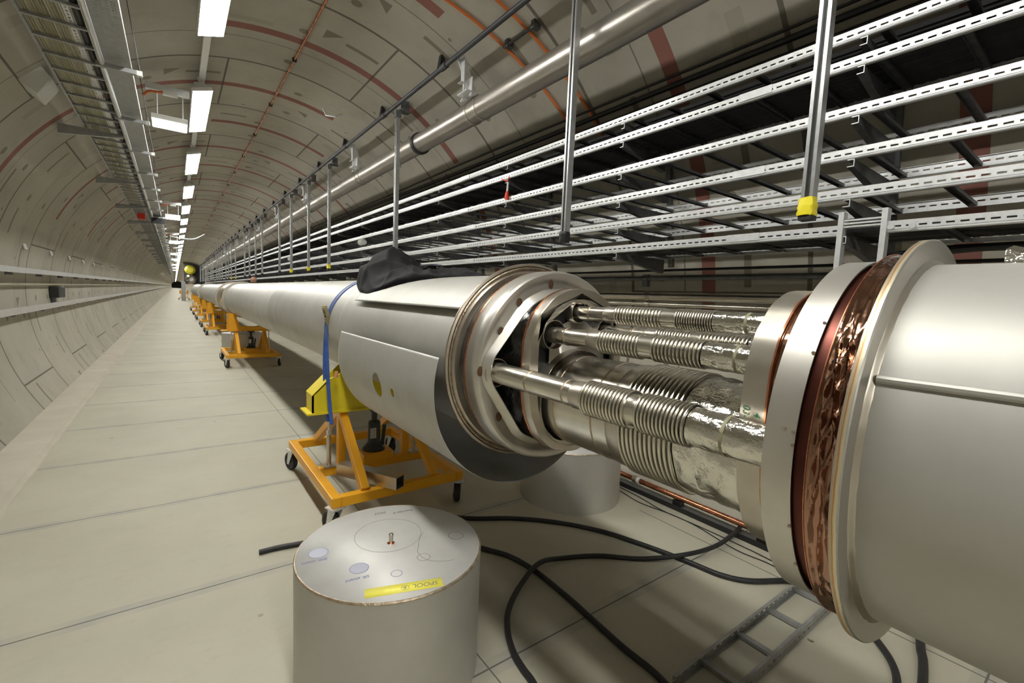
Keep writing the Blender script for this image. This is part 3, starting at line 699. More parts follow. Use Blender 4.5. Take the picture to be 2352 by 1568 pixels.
def ring(rad, y): return [(CX + rad * math.cos(a), y, CZ + rad * math.sin(a)) for a in ANG]
sh = MB().loft([ring(.366, 1.405), ring(.366, 1.33), ring(.364, 1.318), ring(.358, 1.312), radial(P1, 1.312, 1.0)]).build('outer_shield_cap', M['shield'], lm, ang=28, solid=.002)
MB().loft([radial(P1, 1.312, 1.0), radial(P1, 1.306, 1, .004), radial(P1, 1.285, 1, .022), radial(P1, 1.287, 1, .026), radial(P1, 1.318, 1, .010)]).build('shield_lip', M['shield'], lm, ang=50)
MB().loft([ring(.3665, 1.410), ring(.3675, 1.405), ring(.3672, 1.398), ring(.3662, 1.398)]).build('copper_edge', M['copper'], lm)
for px, pz in ((.925, 1.385), (1.00, 1.49), (.842, 1.25), (.93, 1.08), (1.145, 1.565)):
    MB().add([(px + .013 * math.cos(q), 1.3105, pz + .013 * math.sin(q) * 1.4) for q in [2 * PI * j / 14 for j in range(14)]] + [(px, 1.3085, pz)], [(j, (j + 1) % 14, 14) for j in range(14)]).build('scorched_rivet', M['scorch'], lm)
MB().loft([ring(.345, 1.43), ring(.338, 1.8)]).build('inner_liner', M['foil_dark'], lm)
MB().disc(.34, 1.44, (CX, CZ)).build('hollow_shade_face', M['black'], lm)  # black face painted in for the unlit hollow behind the opening
# inner shield (stadium outline)
P2 = sym([(1.2, 1.552), (1.136, 1.545), (1.066, 1.516), (1.001, 1.45), (.972, 1.375), (.968, 1.30), (.968, 1.19), (.985, 1.10), (1.026, 1.02), (1.09, .965), (1.2, .94)])
MB().loft([radial(P2, 1.245), radial(P2, 1.20), radial(P2, 1.197, .995), radial(P2, 1.197, 1, .038), radial(P2, 1.212, 1, .040)]).build('inner_shield_cap', M['steel'], lm, ang=28)
MB().loft([radial(P2, 1.246, 1, -.0015), radial(P2, 1.24, 1, -.002), radial(P2, 1.236, 1, -.0005)]).build('copper_edge', M['copper'], lm)
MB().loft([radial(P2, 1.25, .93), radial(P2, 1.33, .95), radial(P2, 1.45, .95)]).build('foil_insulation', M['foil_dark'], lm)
# top gusset of the inner shield between the ports, light interior plates
MB().add([(1.00, 1.198, 1.36), (1.03, 1.198, 1.415), (1.15, 1.198, 1.495), (1.225, 1.198, 1.495), (1.375, 1.198, 1.43), (1.40, 1.198, 1.36), (1.39, 1.198, 1.46), (1.2, 1.198, 1.535), (1.01, 1.198, 1.46)], [(0, 1, 8), (1, 2, 7, 8), (2, 3, 7), (3, 4, 6, 7), (4, 5, 6)]).build('gusset_plate', M['steel'], lm, solid=.002)
MB().add([(1.075, 1.222, 1.33), (1.125, 1.222, 1.415), (1.16, 1.222, 1.43), (1.25, 1.222, 1.43), (1.36, 1.222, 1.36), (1.36, 1.222, 1.0), (1.075, 1.222, 1.0)], [(0, 1, 2, 3, 4, 5, 6)]).build('inner_plate', M['shield'], lm, solid=.002)
MB().loft([radial(P2, 1.235, .9), radial(P2, 1.235, .01)]).build('dark_backing', M['black'], lm)  # black sheet standing in for shade inside the inner shield
pipes = dict(a=(.905, 1.243), b=(1.07, 1.384), c=(1.186, 1.464), d=(1.33, 1.395), g=(1.2, 1.146))
for key, y, r in (('a', 1.298, .050), ('b', 1.192, .052), ('c', 1.192, .039), ('d', 1.192, .044), ('g', 1.19, .181)):
    x, z = pipes[key]; dd = .12 if key != 'a' else .12
    MB().lathe([(r, y), (r, y + dd), (r - .002, y + dd), (r - .002, y)], (x, z), 48, close=True).build('port_collar', M['steel'], lm)
# right module
rm = thing('cryostat_module', 'large brushed steel cylinder filling the right edge, behind the golden flange rim', 'cylinder', (CX, .24, CZ))
MB().lathe([(VR, .236), (VR, -2.6), (VR - .01, -2.6), (VR - .01, .236)], (CX, CZ), 160, close=True).build('outer_vessel', M['vessel'], rm)
o = MB().lathe([(.345, .2475), (.396, .2475), (.400, .2455), (.4005, .2345), (.398, .2325), (.366, .2325), (.354, .2325), (.345, .2325)], (CX, CZ), 160, close=True).build('end_flange', M['flange_rim'], rm)
vs = []
g = MB(); prf = []
for k in range(161):
    a = 2 * PI * k / 160; j = 1 + .35 * math.sin(k * 1.7) * math.sin(k * .37)
    vs.append([(CX + r_ * math.cos(a), y_, CZ + r_ * math.sin(a)) for r_, y_ in ((.359 + .003 * j, .2325), (.358 + .0015 * j, .2300), (.3545, .2285 - .0015 * j), (.3525, .2270 - .002 * j))])
g.add([p for l in vs for p in l], [(i * 4 + q, i * 4 + q + 1, (i + 1) * 4 + q + 1, (i + 1) * 4 + q) for i in range(160) for q in range(3)])
g.build('weld_bead', M['steel'], rm)
aw = 154.6
MB().tube([(CX + VR * math.cos(R(aw)), y, CZ + VR * math.sin(R(aw))) for y in (.225, .1, 0, -.2, -.6, -2.5)], .0075, 10).build('seam_strip', M['vessel'], rm, label='raised lengthwise seam on the cylinder')
MB().loft([radial(P2, .475), radial(P2, .425), radial(P2, .425, 1, .004), radial(P2, .475, 1, .004)], close=True).build('inner_shield_cap', M['steel'], rm, ang=28)
MB().loft([radial(P2, .43, 1, .006), radial(P2, .36, 1, .006)]).build('copper_liner', M['foil_copper'], rm)
MB().loft([radial(P2, .425, 1, -.002), radial(P2, .421, 1, -.002), radial(P2, .421, 1, .004)]).build('copper_edge', M['copper'], rm)
MB().lathe([(.362, .366), (.362, .316), (.359, .316), (.359, .366)], (CX, CZ), 160, close=True).build('outer_shield_band', M['shield'], rm)
MB().lathe([(.356, .345), (.350, .30), (.350, .26)], (CX, CZ), 120).build('dark_red_liner', mottled('dark_copper', (.16, .05, .035), (.08, .025, .02), 6, .35, .8, .2), rm)
MB().disc(.352, .30, (CX, CZ)).build('dark_backing', M['black'], rm)  # black discs here and next stand in for the dark drum insides
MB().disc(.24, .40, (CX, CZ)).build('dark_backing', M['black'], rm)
g = MB(); L_ = []; NB_ = 360
def crease(a, y):
    q1 = math.sin(a * 5 + y * 120 + 2.2 * math.sin(a * 3 + y * 40)); q2 = math.sin(a * 11 - y * 170 + 1.9 * math.sin(a * 4 + 1)); q3 = math.sin(a * 31 + y * 260 + 2 * math.sin(a * 13))
    return (1 - abs(q1)) ** 2 * .65 + (1 - abs(q2)) ** 2 * .5 + q3 * .07
for i_ in range(27):
    y_ = .2915 - .0435 * i_ / 26; row = []
    for k in range(NB_):
        a = 2 * PI * k / NB_; am = .014 * min(1, max(0, i_ - 2) / 6) * (1 if math.sin(a) < .55 else .25)
        rr = .3745 - .008 * (i_ / 26) + am * (crease(a, y_) - .5); row.append((CX + rr * math.cos(a), y_, CZ + rr * math.sin(a)))
    L_.append(row)
g.loft(L_); g.build('copper_foil_wrap', M['foil_copper'], rm, ang=75)
MB().lathe([(.3745, .292), (.376, .2915), (.376, .290), (.3745, .2895)], (CX, CZ), 160).build('copper_edge', M['copper'], rm)
for (a, y) in ((172, .335), (172.5, .320), (176, .318), (150, .318), (140, .3185), (200, .318), (215, .318)):
    c_ = Vector((CX + .363 * math.cos(R(a)), y, CZ + .363 * math.sin(R(a))))
    MB().tube([c_ - Vector((0, .0, 0)), c_ + Vector((-.002, 0, 0))], .003, 8).build('tack_weld', M['weld'], rm)
for s_, (u_, v_) in (('03-', (1713, 944)), ('4', (1738, 953))):
    p = pix(u_, v_); p = p * (.9655 / p.x) + Vector((0, 0, 1.5)); p.x = .9655
    text3(s_, p, .020, (0, 0, -1), (0, -1, 0), newmat('green_ink', (.02, .28, .12), .6), rm)
MB().lathe([(.3585, .2318), (.3545, .2280)], (CX, CZ), 8, 193, 205).build('yellow_paint_mark', M['tapeyel'], rm)
# big crumpled foil at top right
g = MB(); N_ = 9; pts_ = []
rf = random.Random(3)
for i in range(N_):
    for j in range(N_): pts_.append((1.27 + .016 * i + .012 * rf.random(), .145 - .03 * j + .014 * rf.random(), 1.598 + .03 * math.sin(i * .8) * (1 if i < 7 else .4) + .022 * rf.random()))
g.add(pts_, [(i * N_ + j, i * N_ + j + 1, (i + 1) * N_ + j + 1, (i + 1) * N_ + j) for i in range(N_ - 1) for j in range(N_ - 1)])
tag(g.build('foil_scrap', M['foil'], origin=(1.3, .1, 1.6), smooth=False), 'crumpled silver foil scrap on top of the right-hand cylinder', 'foil')
# process pipes
def bellows_prof(ri, ro, y0, y1, n):
    out = []; st = (y1 - y0) / n
    for i in range(n):
        for q, rr in ((0, 0), (.15, 0), (.20, .45), (.26, .8), (.36, .97), (.5, 1), (.64, .97), (.74, .8), (.80, .45), (.85, 0)):
            out.append((ri + (ro - ri) * rr, y0 + st * (i + q)))
    out.append((ri, y1)); return out
def process_pipe(key, r, rb, rf_, ys, nb, lb, yend):
    x, z = pipes[key]; t = thing('process_pipe', lb, 'pipe', (x, .8, z), 'pipes bridging the two cylinders')
    ya, w, b1, b1e, b2, b2e, band = ys
    MB().tube([(x, 1.6, z), (x, b1, z)], r, 48).build('tube', M['steel_bright'], t)
    for wy in w:
        MB().lathe([(r, wy - .004), (r + .0012, wy - .002), (r + .0012, wy + .002), (r, wy + .004)], (x, z), 48).build('weld_seam', M['weld'], t)
    MB().lathe([(r, b1 + .05), (r + .003, b1 + .045), (r + .003, b1)], (x, z), 48).build('sleeve', M['steel'], t)
    MB().lathe(bellows_prof(min(r - .001, rb - .011), rb, b1e, b1, nb), (x, z), 64).build('bellows', M['steel_bright'], t, ang=60)
    if b2:
        MB().lathe([(rb - .008, b1e + .002), (r + .004, b1e), (r + .004, b2), (rb - .008, b2 - .002)], (x, z), 48).build('cuff', M['steel_bright'], t)
        MB().lathe(bellows_prof(min(r - .001, rb - .011), rb, b2e, b2, nb), (x, z), 64).build('bellows', M['steel_bright'], t, ang=60)
    ye = b2e if b2 else b1e
    g = MB(); n = 64; rnd2 = random.Random(key); m_ = 26; L2 = []
    ph = [rnd2.random() * 6.3 for _ in range(8)]
    for i in range(m_ + 1):
        y = ye + (yend - ye) * i / m_; row = []
        for k in range(n):
            a = 2 * PI * k / n
            d = .35 * math.sin(3 * a + y * 60 + ph[0]) + .3 * math.sin(7 * a - y * 110 + ph[1]) + .25 * math.sin(12 * a + y * 45 + ph[2]) + .3 * (rnd2.random() - .5)
            rr = rf_ * (1 + .03 * d + .012 * (rnd2.random() - .5)); row.append((x + rr * math.cos(a), y, z + rr * math.sin(a)))
        L2.append(row)
    g.loft(L2); g.build('foil_wrap', M['foil'], t, ang=22)
    if band:
        MB().lathe([(rf_ * 1.0, band - .004), (rf_ * 1.02, band - .003), (rf_ * 1.02, band + .003), (rf_ * 1.0, band + .004)], (x, z), 48).build('tie_band', M['cream'], t)
    return t
process_pipe('a', .0365, .0490, .0425, (1.5, (1.10, .93), .853, .700, .672, .537, .458), 13, 'lowest front process pipe with two bellows and foil wrap, nearest the viewer', .34)
process_pipe('b', .0292, .0380, .0343, (1.4, (1.12,), .966, .81, .768, .617, .533), 13, 'middle slim process pipe with two bellows between upper and lower ones', .40)
process_pipe('c', .0245, .0318, .0295, (1.4, (1.13,), 1.01, .829, .782, .664, .575), 15, 'topmost slim process pipe with two fine bellows', .40)
process_pipe('d', .0240, .0315, .0285, (1.4, (1.05,), .95, .816, .79, .634, None), 13, 'slim process pipe mostly hidden behind the middle one', .40)
gt = process_pipe('g', .163, .1745, .166, (1.5, (1.146, .97), .86, .672, None, None, None), 12, 'thick central pipe with one wide bellows and silver foil', .44)
# module ends farther away
def far_module(y0, y1, lb):
    t = thing('cryostat_module', lb, 'cylinder', (CX, y0, CZ))
    MB().lathe([(VR, y0), (VR, y1), (VR - .01, y1), (VR - .01, y0)], (CX, CZ), 72, close=True).build('outer_vessel', M['vessel'], t)
    for y in (y0, y1 - .04): MB().lathe([(VR, y), (.402, y), (.402, y + .04), (VR, y + .04)], (CX, CZ), 72, close=True).build('end_flange', M['steel'], t)
    return t
far_module(13.6, 24.0, 'second steel cylinder down the line beyond the brown joint'); far_module(25.2, 36.0, 'third steel cylinder, smallest, far down the line')
t = thing('joint_section', 'brown-grey open joint between the first and second cylinders', 'joint', (CX, 12.6, CZ))
MB().lathe([(.349, 11.66), (.349, 12.3), (.36, 12.4), (.36, 13.62)], (CX, CZ), 72).build('shield_sleeve', M['steel_heat'], t)
MB().lathe([(.361, 12.0), (.362, 12.4)], (CX, CZ), 10, 160, 200).build('dark_gap', M['black'], t)
tag(MB().tube([(CX - .372, 12.2, 1.20), (CX - .36, 12.2, 1.20)], .055, 20).build('yellow_cap', M['tapeyel'], origin=(CX - .37, 12.2, 1.2)), 'round yellow cap on the side of the brown joint', 'cap')
t = thing('joint_section', 'short dark joint between the second and third cylinders', 'joint', (CX, 24.6, CZ))
MB().box(CX - .02, CX + .02, 24.58, 24.62, 0, CZ - .34).build('support_leg', M['galv_mid'], t)
MB().lathe([(VR - .008, 23.9), (VR - .008, 25.3)], (CX, CZ), 48).build('shield_sleeve', M['steel_heat'], t)
tag(MB().lathe([(.001, 0), (.05, .02), (.06, .07), (.03, .12), (.001, .125)], (1.2, 9.9), 16, axis='Z').build('leather_bundle', M['pinkcloth'], origin=(0, 0, 1.60 - 1.6025 + 1.6)), 'small brown lump lying on top of the first cylinder near its far end', 'bundle')
ob = bpy.data.objects['leather_bundle']; ob.location = (0, 0, 1.6); [setattr(v_, 'co', v_.co + Vector((0, 0, 1.6))) for v_ in ob.data.vertices]
# ---------------------------------------------------------------- loose half sleeve below, cover sheet on top
SCZ, SR = 1.1535, .435
def sheet_with_holes(a0, a1, y0, y1, r, c, holes, name, mat, na=150, ny=90, label=None, slant=None, thick=.003):
    import bmesh
    bm = bmesh.new(); grid = []
    for j in range(ny + 1):
        row = []
        for i in range(na + 1):
            s_ = i / na; a = a0 + (a1 - a0) * s_; y = y0 + (y1 - y0) * j / ny
            row.append(bm.verts.new((R(a) * r, y, 0)))
        grid.append(row)
    for j in range(ny):
        for i in range(na): bm.faces.new((grid[j][i], grid[j][i + 1], grid[j + 1][i + 1], grid[j + 1][i]))
    for (ha, hy, hr) in holes:
        cx_, cy_ = R(ha) * r, hy
        dele = [fc for fc in bm.faces if (fc.calc_center_median().x - cx_) ** 2 + (fc.calc_center_median().y - cy_) ** 2 < hr * hr]
        bmesh.ops.delete(bm, geom=dele, context='FACES')
        for v_ in bm.verts:
            d = Vector((v_.co.x - cx_, v_.co.y - cy_, 0))
            if v_.is_boundary and d.length < hr * 1.9 and d.length > 1e-6: d = d.normalized() * hr; v_.co = Vector((cx_ + d.x, cy_ + d.y, 0))
    g = MB(); bm.verts.index_update()
    vs = []
    for v_ in bm.verts:
        a = v_.co.x / r; rr = r + (slant(math.degrees(a), v_.co.y) if slant else 0)
        vs.append((c[0] + rr * math.cos(a), v_.co.y, c[1] + rr * math.sin(a)))
    g.add(vs, [tuple(v_.index for v_ in fc.verts) for fc in bm.faces]); bm.free()
    return g.build(name, mat, origin=(c[0], y0, c[1]), solid=thick)
o = sheet_with_holes(163.8, 372, 1.503, 2.74, SR, (CX, SCZ), [(191.8, 2.12, .058), (192.0, 1.925, .021)], 'half_sleeve', M['dull'], thick=.0016)
tag(o, 'curved sheet half-shell slung under the left cylinder end, with two round holes', 'sheet')
o = sheet_with_holes(50, 147, 1.51, 2.83, VR + .004, (CX, CZ), [], 'cover_sheet', M['vessel'], 60, 30, slant=lambda a, y: .022 * max(0, (a - 100) / 47) ** 1.5, thick=.003)
tag(o, 'curved steel cover sheet resting on top of the left cylinder end', 'sheet')
# bag
g = MB(); NU, NV = 110, 60; grid = []
def hnoise(u, v):
    return (math.sin(u * 9 + v * 4) * .5 + math.sin(u * 17 - v * 11 + 1.3) * .3 + math.sin(u * 31 + v * 23 + 2) * .16 + math.sin(v * 15 - u * 6) * .35)
top = []; bot = []
for i in range(NU + 1):
    u = i / NU; y = 3.16 - 1.30 * u
    if u < .35: wid = 1 - .35 * ((.35 - u) / .35) ** 2
    else: wid = 1 - .88 * ((u - .35) / .65) ** 1.1
    al = 92 + (46 if u < .5 else 46 - 30 * (u - .5) / .5) * wid; ar = 92 - 40 * wid
    for j in range(NV + 1):
        v = j / NV; a = al + (ar - al) * v
        edge = min(1, 5.5 * min(v, 1 - v)) ** .5 * min(1, 9 * u) ** .5 * min(1, 6 * (1 - u) + .05) ** .6
        base = .050 + .155 * math.exp(-((u - .21) / .13) ** 2) * math.exp(-((v - .50) / .26) ** 2) + .06 * math.exp(-((u - .10) / .13) ** 2) * math.exp(-((v - .3) / .4) ** 2) + .03 * math.exp(-((u - .62) / .16) ** 2)
        h = (base * (1 - .55 * u) + .014 * hnoise(u * 1.4, v * 1.5) + .016 * (1 - abs(math.sin(u * 13 - 7 * v + 2 * math.sin(v * 5)))) ** 3 + .010 * (1 - abs(math.sin(u * 24 + 13 * v + 1.5 * math.sin(u * 9)))) ** 3 - .01 ) * edge
        fl_ = .024 * max(0, (a - 100) / 47) ** 1.5 * min(1, max(0, (3.0 - y) / .2)); rr = VR + .008 + fl_ + max(.001, h); top.append((CX + rr * math.cos(R(a)), y, CZ + rr * math.sin(R(a))))
        rb_ = VR + .0075 + fl_; bot.append((CX + rb_ * math.cos(R(a)), y, CZ + rb_ * math.sin(R(a))))
q = NV + 1; fs = [(i * q + j, i * q + j + 1, (i + 1) * q + j + 1, (i + 1) * q + j) for i in range(NU) for j in range(NV)]
g.add(top, fs); g.add(bot, [tuple(reversed(x_)) for x_ in fs])
n0 = len(top)
bt = [i * q for i in range(NU + 1)], [i * q + NV for i in range(NU + 1)], list(range(q)), [NU * q + j for j in range(q)]
for L3 in bt:
    for a_, b_ in zip(L3[:-1], L3[1:]): g.f.append((a_, b_, b_ + n0, a_ + n0))
bag = thing('black_bag', 'crumpled black cloth bag draped over the top of the left cylinder', 'bag', (CX, 2.8, 1.6))
g.build('cloth', M['cloth'], bag, ang=50)
g = MB(); g.tube([(1.10, 2.90, 1.745), (1.09, 2.89, 1.748)], .006, 10); g.build('eyelet', M['galv'], bag)
MB().box(1.12, 1.19, 2.28, 2.42, 1.668, 1.676).build('grey_patch', newmat('grey_mauve', (.10, .085, .11), .6), bag)
# ---------------------------------------------------------------- strap
st = thing('ratchet_strap', 'blue ratchet strap wrapped over the left cylinder and hanging down to the cart', 'strap', (CX, 3.3, CZ))
def ribbon(pts, nrm, w, name, mat, parent, wd=None):
    l = []
    for p, n__, w_ in zip(pts, nrm, wd):
        p = Vector(p); n__ = Vector(n__); w_ = Vector(w_).normalized() * w / 2; l.append([p - w_, p + w_, p + w_ + n__ * .002, p - w_ + n__ * .002])
    return MB().loft(l, True, True).build(name, mat, parent)
for yo, a_end, lb in ((3.30, 180, 'a'), (3.345, 183, 'b')):
    pts = []; nr = []
    for k in range(40):
        a = R(40 + (a_end - 40) * k / 39); rr = VR + .002 + (.004 if yo > 3.32 else 0)
        pts.append((CX + rr * math.cos(a), yo + .012 * math.sin(k * .16), CZ + rr * math.sin(a))); nr.append((math.cos(a), 0, math.sin(a)))
    x0_, y0_, z0_ = pts[-1]; wd = [(0, 1, 0)] * len(pts)
    for k in range(1, 9):
        q_ = k / 8; pts.append((x0_ - .012 * math.sin(q_ * 3), y0_ + (3.16 - y0_) * q_ * (1 if yo < 3.32 else .55), z0_ + (.60 - z0_) * q_)); tw_ = min(1, q_ * 2.2) * 1.1; nr.append((-math.cos(tw_), -math.sin(tw_), 0)); wd.append((-math.sin(tw_), math.cos(tw_), 0))
    ribbon(pts, nr, .025, 'webbing', M['blue'], st, wd)
a = R(165); c_ = Vector((CX + (VR + .018) * math.cos(a), 3.31, CZ + (VR + .018) * math.sin(a)))
rt = thing('x', '', '', (0, 0, 0)); bpy.data.objects.remove(rt)
m4 = Matrix.Translation(c_) @ Matrix.Rotation(R(-15), 4, 'Y')
g = MB(); g.box(-.012, .012, -.030, -.024, -.075, .06, m4); g.box(-.012, .012, .024, .030, -.075, .06, m4); g.box(-.016, -.010, -.026, .026, -.075, -.02, m4); g.box(-.014, .0, -.026, .026, .035, .05, m4)
rb = g.build('ratchet', M['zinc'], st, bevel=.002)
g = MB(); g.tube([m4 @ Vector((0, -.034, 0)), m4 @ Vector((0, .034, 0))], .013, 14); g.build('spindle', M['zinc'], rb)
# ---------------------------------------------------------------- carts
def caster(t, x, y, yaw):
    m = Matrix.Translation((x, y, 0)) @ Matrix.Rotation(yaw, 4, 'Z')
    def mm(g_): g_.v = [m @ p for p in g_.v]; return g_
    g = MB().box(-.045, .045, -.045, .045, .176, .184); g.lathe([(.001, .176), (.035, .176), (.030, .162), (.001, .160)], (0, 0), 20, axis='Z')
    for s in (-1, 1): g.add([(s * .026, -.035, .165), (s * .026, .035, .165), (s * .026, .055, .05), (s * .026, .03, .05), (s * .029, -.035, .165), (s * .029, .035, .165), (s * .029, .055, .05), (s * .029, .03, .05)],
                            [(0, 1, 2, 3), (4, 7, 6, 5), (0, 4, 5, 1), (1, 5, 6, 2), (2, 6, 7, 3), (3, 7, 4, 0)])
    br = mm(g).build('caster_fork', M['galv'], t, smooth=False)
    g = MB(); pr_ = [(.0, -.016), (.05, -.016), (.054, -.020), (.068, -.020), (.075, -.010), (.075, .010), (.068, .020), (.054, .020), (.05, .016), (.0, .016)]
    g.add([(h_, .04 + r_ * math.cos(2 * PI * k / 28), .075 + r_ * math.sin(2 * PI * k / 28)) for r_, h_ in pr_ for k in range(28)],
          [(i * 28 + k, i * 28 + (k + 1) % 28, (i + 1) * 28 + (k + 1) % 28, (i + 1) * 28 + k) for i in range(9) for k in range(28)])
    mm(g).build('wheel', M['rubber'], br)
    g = MB().tube([(-.031, .04, .075), (.031, .04, .075)], .010, 12); mm(g).build('axle', M['galv'], br)
def beam(g, x0, x1, y0, y1, z0=.185, z1=.25): g.box(x0, x1, y0, y1, z0, z1)
def make_cart(lb, saddle_mat, CY=3.33, near=True):
    t = thing('support_cart', lb, 'cart', (CX, CY, 0)); g = MB()
    X0, X1 = .74, 1.66; W = .06; ya, yb = CY - .57, CY + .74
    beam(g, X0, X0 + W, ya, yb); beam(g, X1 - W, X1, ya, yb); beam(g, X0 + W, X1 - W, ya, ya + W); beam(g, X0 + W, X1 - W, yb - W, yb); beam(g, X0 + W, X1 - W, CY - .03, CY + .03)
    g.build('base_frame', M['orange'], t, smooth=False, bevel=.005)
    for xs in (.955, 1.445):
        g = MB(); ap = .64
        g.bar((xs, ya + .04, .245), (xs, CY - .02, ap), .055, .055, (1, 0, 0)); g.bar((xs, yb - .04, .245), (xs, CY + .02, ap), .055, .055, (1, 0, 0))
        g.box(xs - .027, xs + .027, CY - .03, CY + .03, .25, ap)
        g.build('a_frame', M['orange'], t, smooth=False, bevel=.004)
        MB().box(xs - .02, xs + .02, CY - .02, CY + .02, ap - .02, .70).build('lift_tube', M['yellow'], t, smooth=False)
    # saddle
    yn, yf = CY - .09, CY + .09
    g = MB(); rc = VR + .004
    ang0 = math.degrees(math.atan2(.925 - CZ, .915 - CX)) % 360
    arc = [(CX + rc * math.cos(R(a_)), CZ + rc * math.sin(R(a_))) for a_ in [ang0 + (540 - 2 * ang0) * k / 24 for k in range(25)]]
    if near and False: pass
    poly = [(.735, .672), (.735, .79), (.845, .90), (.905, .925)] + arc + [(1.495, .925), (1.555, .90), (1.665, .79), (1.665, .672)]
    if not near:
        L_ = [(.80, .672), (.805, 1.0), (.942, 1.0), (.965, .90), (1.02, .76), (1.1, .745)]
        poly = L_ + [(2 * CX - x_, z_) for x_, z_ in reversed(L_)]
    for yy in (yn, yf - .012): g.prism(poly, yy, yy + .012)
    if near: g.box(.735, .747, yn, yf, .672, .79); g.box(1.653, 1.665, yn, yf, .672, .79)
    else: g.box(.802, .814, yn, yf, .672, .983); g.box(1.586, 1.598, yn, yf, .672, .983)
    if near: g.bar((.738, CY, .79), (.85, CY, .902), .18, .01, (1, 0, 1)); g.bar((1.662, CY, .79), (1.55, CY, .902), .18, .01, (-1, 0, 1))
    g.build('saddle', saddle_mat, t, smooth=False)
    MB().box(.70, 1.70, yn - .02, yf + .02, .660, .672).build('saddle_plate', saddle_mat, t, smooth=False)
    g = MB()
    for s in (-1, 1):
        g = MB().tube([(CX + s * .33, CY, .252), (CX + s * .33, CY, .48)], .017, 16); g.box(CX + s * .33 - .045, CX + s * .33 + .045, CY - .045, CY + .045, .250, .258)
        g.build('jack_screw', M['steel'], t)
        g = MB().tube([(CX + s * .33, CY, .48), (CX + s * .33, CY, .66)], .010, 12); g.tube([(CX + s * .33, CY, .48), (CX + s * .33, CY, .515)], .018, 6)
        g.build('threaded_rod', M['galv'], t)
    MB().box(1.10, 1.33, CY - .07, CY + .09, .25, .31).build('jack_platform', M['orange'], t, smooth=False, bevel=.004)
    for x_, y_, yw in ((.77, CY + .70, .3), (.77, CY - .54, .35), (1.63, CY - .54, -.4), (1.63, CY + .70, .1)): caster(t, x_, y_, yw)
    return t
c1 = make_cart('orange wheeled cart with a lemon yellow saddle under the near end of the left cylinder', M['yellow'])
t = thing('timber_wedge', 'small orange-brown knob wedged between the strap and the yellow saddle', 'wedge', (.865, 3.2, .935))
MB().tube([(.868, 3.16, .925), (.872, 3.16, .965)], [.016, .011], 10).build('knob', newmat('terracotta', (.62, .26, .12), .6), t)
def jack(y, lb):
    t = thing('bottle_jack', lb, 'jack', (1.21, y, .31))
    MB().lathe([(.001, .31), (.085, .31), (.085, .325), (.055, .36), (.048, .37), (.048, .52), (.04, .535), (.022, .54), (.022, .60), (.03, .605), (.03, .632), (.001, .632)], (1.21, y), 28, axis='Z').build('body', M['jack'], t)
    MB().tube([(1.27, y - .02, .34), (1.285, y - .02, .50)], .014, 12).build('pump_tube', M['jack'], t)
    MB().box(1.165, 1.21, y - .0505, y - .047, .41, .49).build('label_plate', M['dull'], t)
    MB().box(1.15, 1.27, y - .05, y + .05, .632, .659).build('cross_head', M['black'], t)
    return t
jk = jack(3.36, 'dark bottle jack standing on the cart under the near end of the left cylinder')
t = thing('square_tube', 'short length of square steel tube lying on the near cart', 'tube', (1.0, 2.85, .29))
p0, p1 = Vector((.90, 3.14, .292)), Vector((1.15, 2.70, .292)); d_ = (p1 - p0).normalized(); sx = d_.cross(Vector((0, 0, 1))).normalized(); u_ = Vector((0, 0, 1)); hw, hi_ = .040, .036
def sq(p, w_): return [p + sx * a_ * w_ + u_ * b_ * w_ for a_, b_ in ((-1, -1), (1, -1), (1, 1), (-1, 1))]
MB().loft([sq(p0, hw), sq(p1, hw), sq(p1, hi_), sq(p0, hi_)], close=True).build('tube', M['steel'], t, smooth=False)
cl_ = [(10.45, 'orange cart with orange saddle, second from the camera, with a steel drum behind it'), (17.4, 'orange cart, third from the camera'), (20.8, 'orange cart, fourth from the camera'), (25.5, 'small orange cart under the second cylinder end, fifth from the camera'),
       (29.5, 'small orange cart, sixth from the camera'), (34.5, 'tiny orange cart, seventh from the camera')]
c2 = make_cart(cl_[0][1], M['orange'], 10.45, False)
for i, (y, lb) in enumerate(cl_[1:]): dup(c2, (CX, y, 0), lb)
jack(10.45, 'dark bottle jack standing on the second cart')
dup(c2, (.75, 60, 0), 'tiny orange cart standing alone at the far end beside the line')
# ---------------------------------------------------------------- spools (steel drums)
def drum(x, y, r, h, lb, name='steel_drum', lid=True):
    t = thing(name, lb, 'drum', (x, y, 0))
    MB().lathe([(r, 0), (r, h - .004), (r - .004, h - .004), (r - .004, 0)], (x, y), 112, axis='Z', close=True).build('shell', M['vessel2'] if 'vessel2' in M else M['vessel'], t)
    if lid:
        MB().lathe([(.0, h), (r - .006, h)], (x, y), 112, axis='Z').build('lid', M['lid'], t, solid=.003)
        MB().lathe([(r - .008, h - .001), (r - .006, h + .0015), (r - .002, h + .0015), (r + .0015, h - .003), (r + .0005, h - .007)], (x, y), 128, axis='Z').build('weld_rim', M['weld'], t)
    return t
M['lid'] = mottled('lid_sheet', (.62, .61, .59), (.54, .53, .51), 5, .5, .25, .15)
SPX, SPY, SPR, SPH = .680, 1.667, .357, .50
d1 = drum(SPX, SPY, SPR, SPH, 'steel drum with a yellow tape label and pen marks on its lid, in the foreground')
b_ = MB().lathe([(.0, SPH), (.016, SPH + .001), (.010, SPH + .006), (.009, SPH + .008)], (.683, 1.683), 16, axis='Z').build('stud_base', M['copper'], d1)
MB().lathe([(.0085, SPH + .004), (.0085, SPH + .030), (.0095, SPH + .032), (.0095, SPH + .038), (.006, SPH + .042), (.0, SPH + .042)], (.683, 1.683), 16, axis='Z').build('stud', M['steel'], d1)
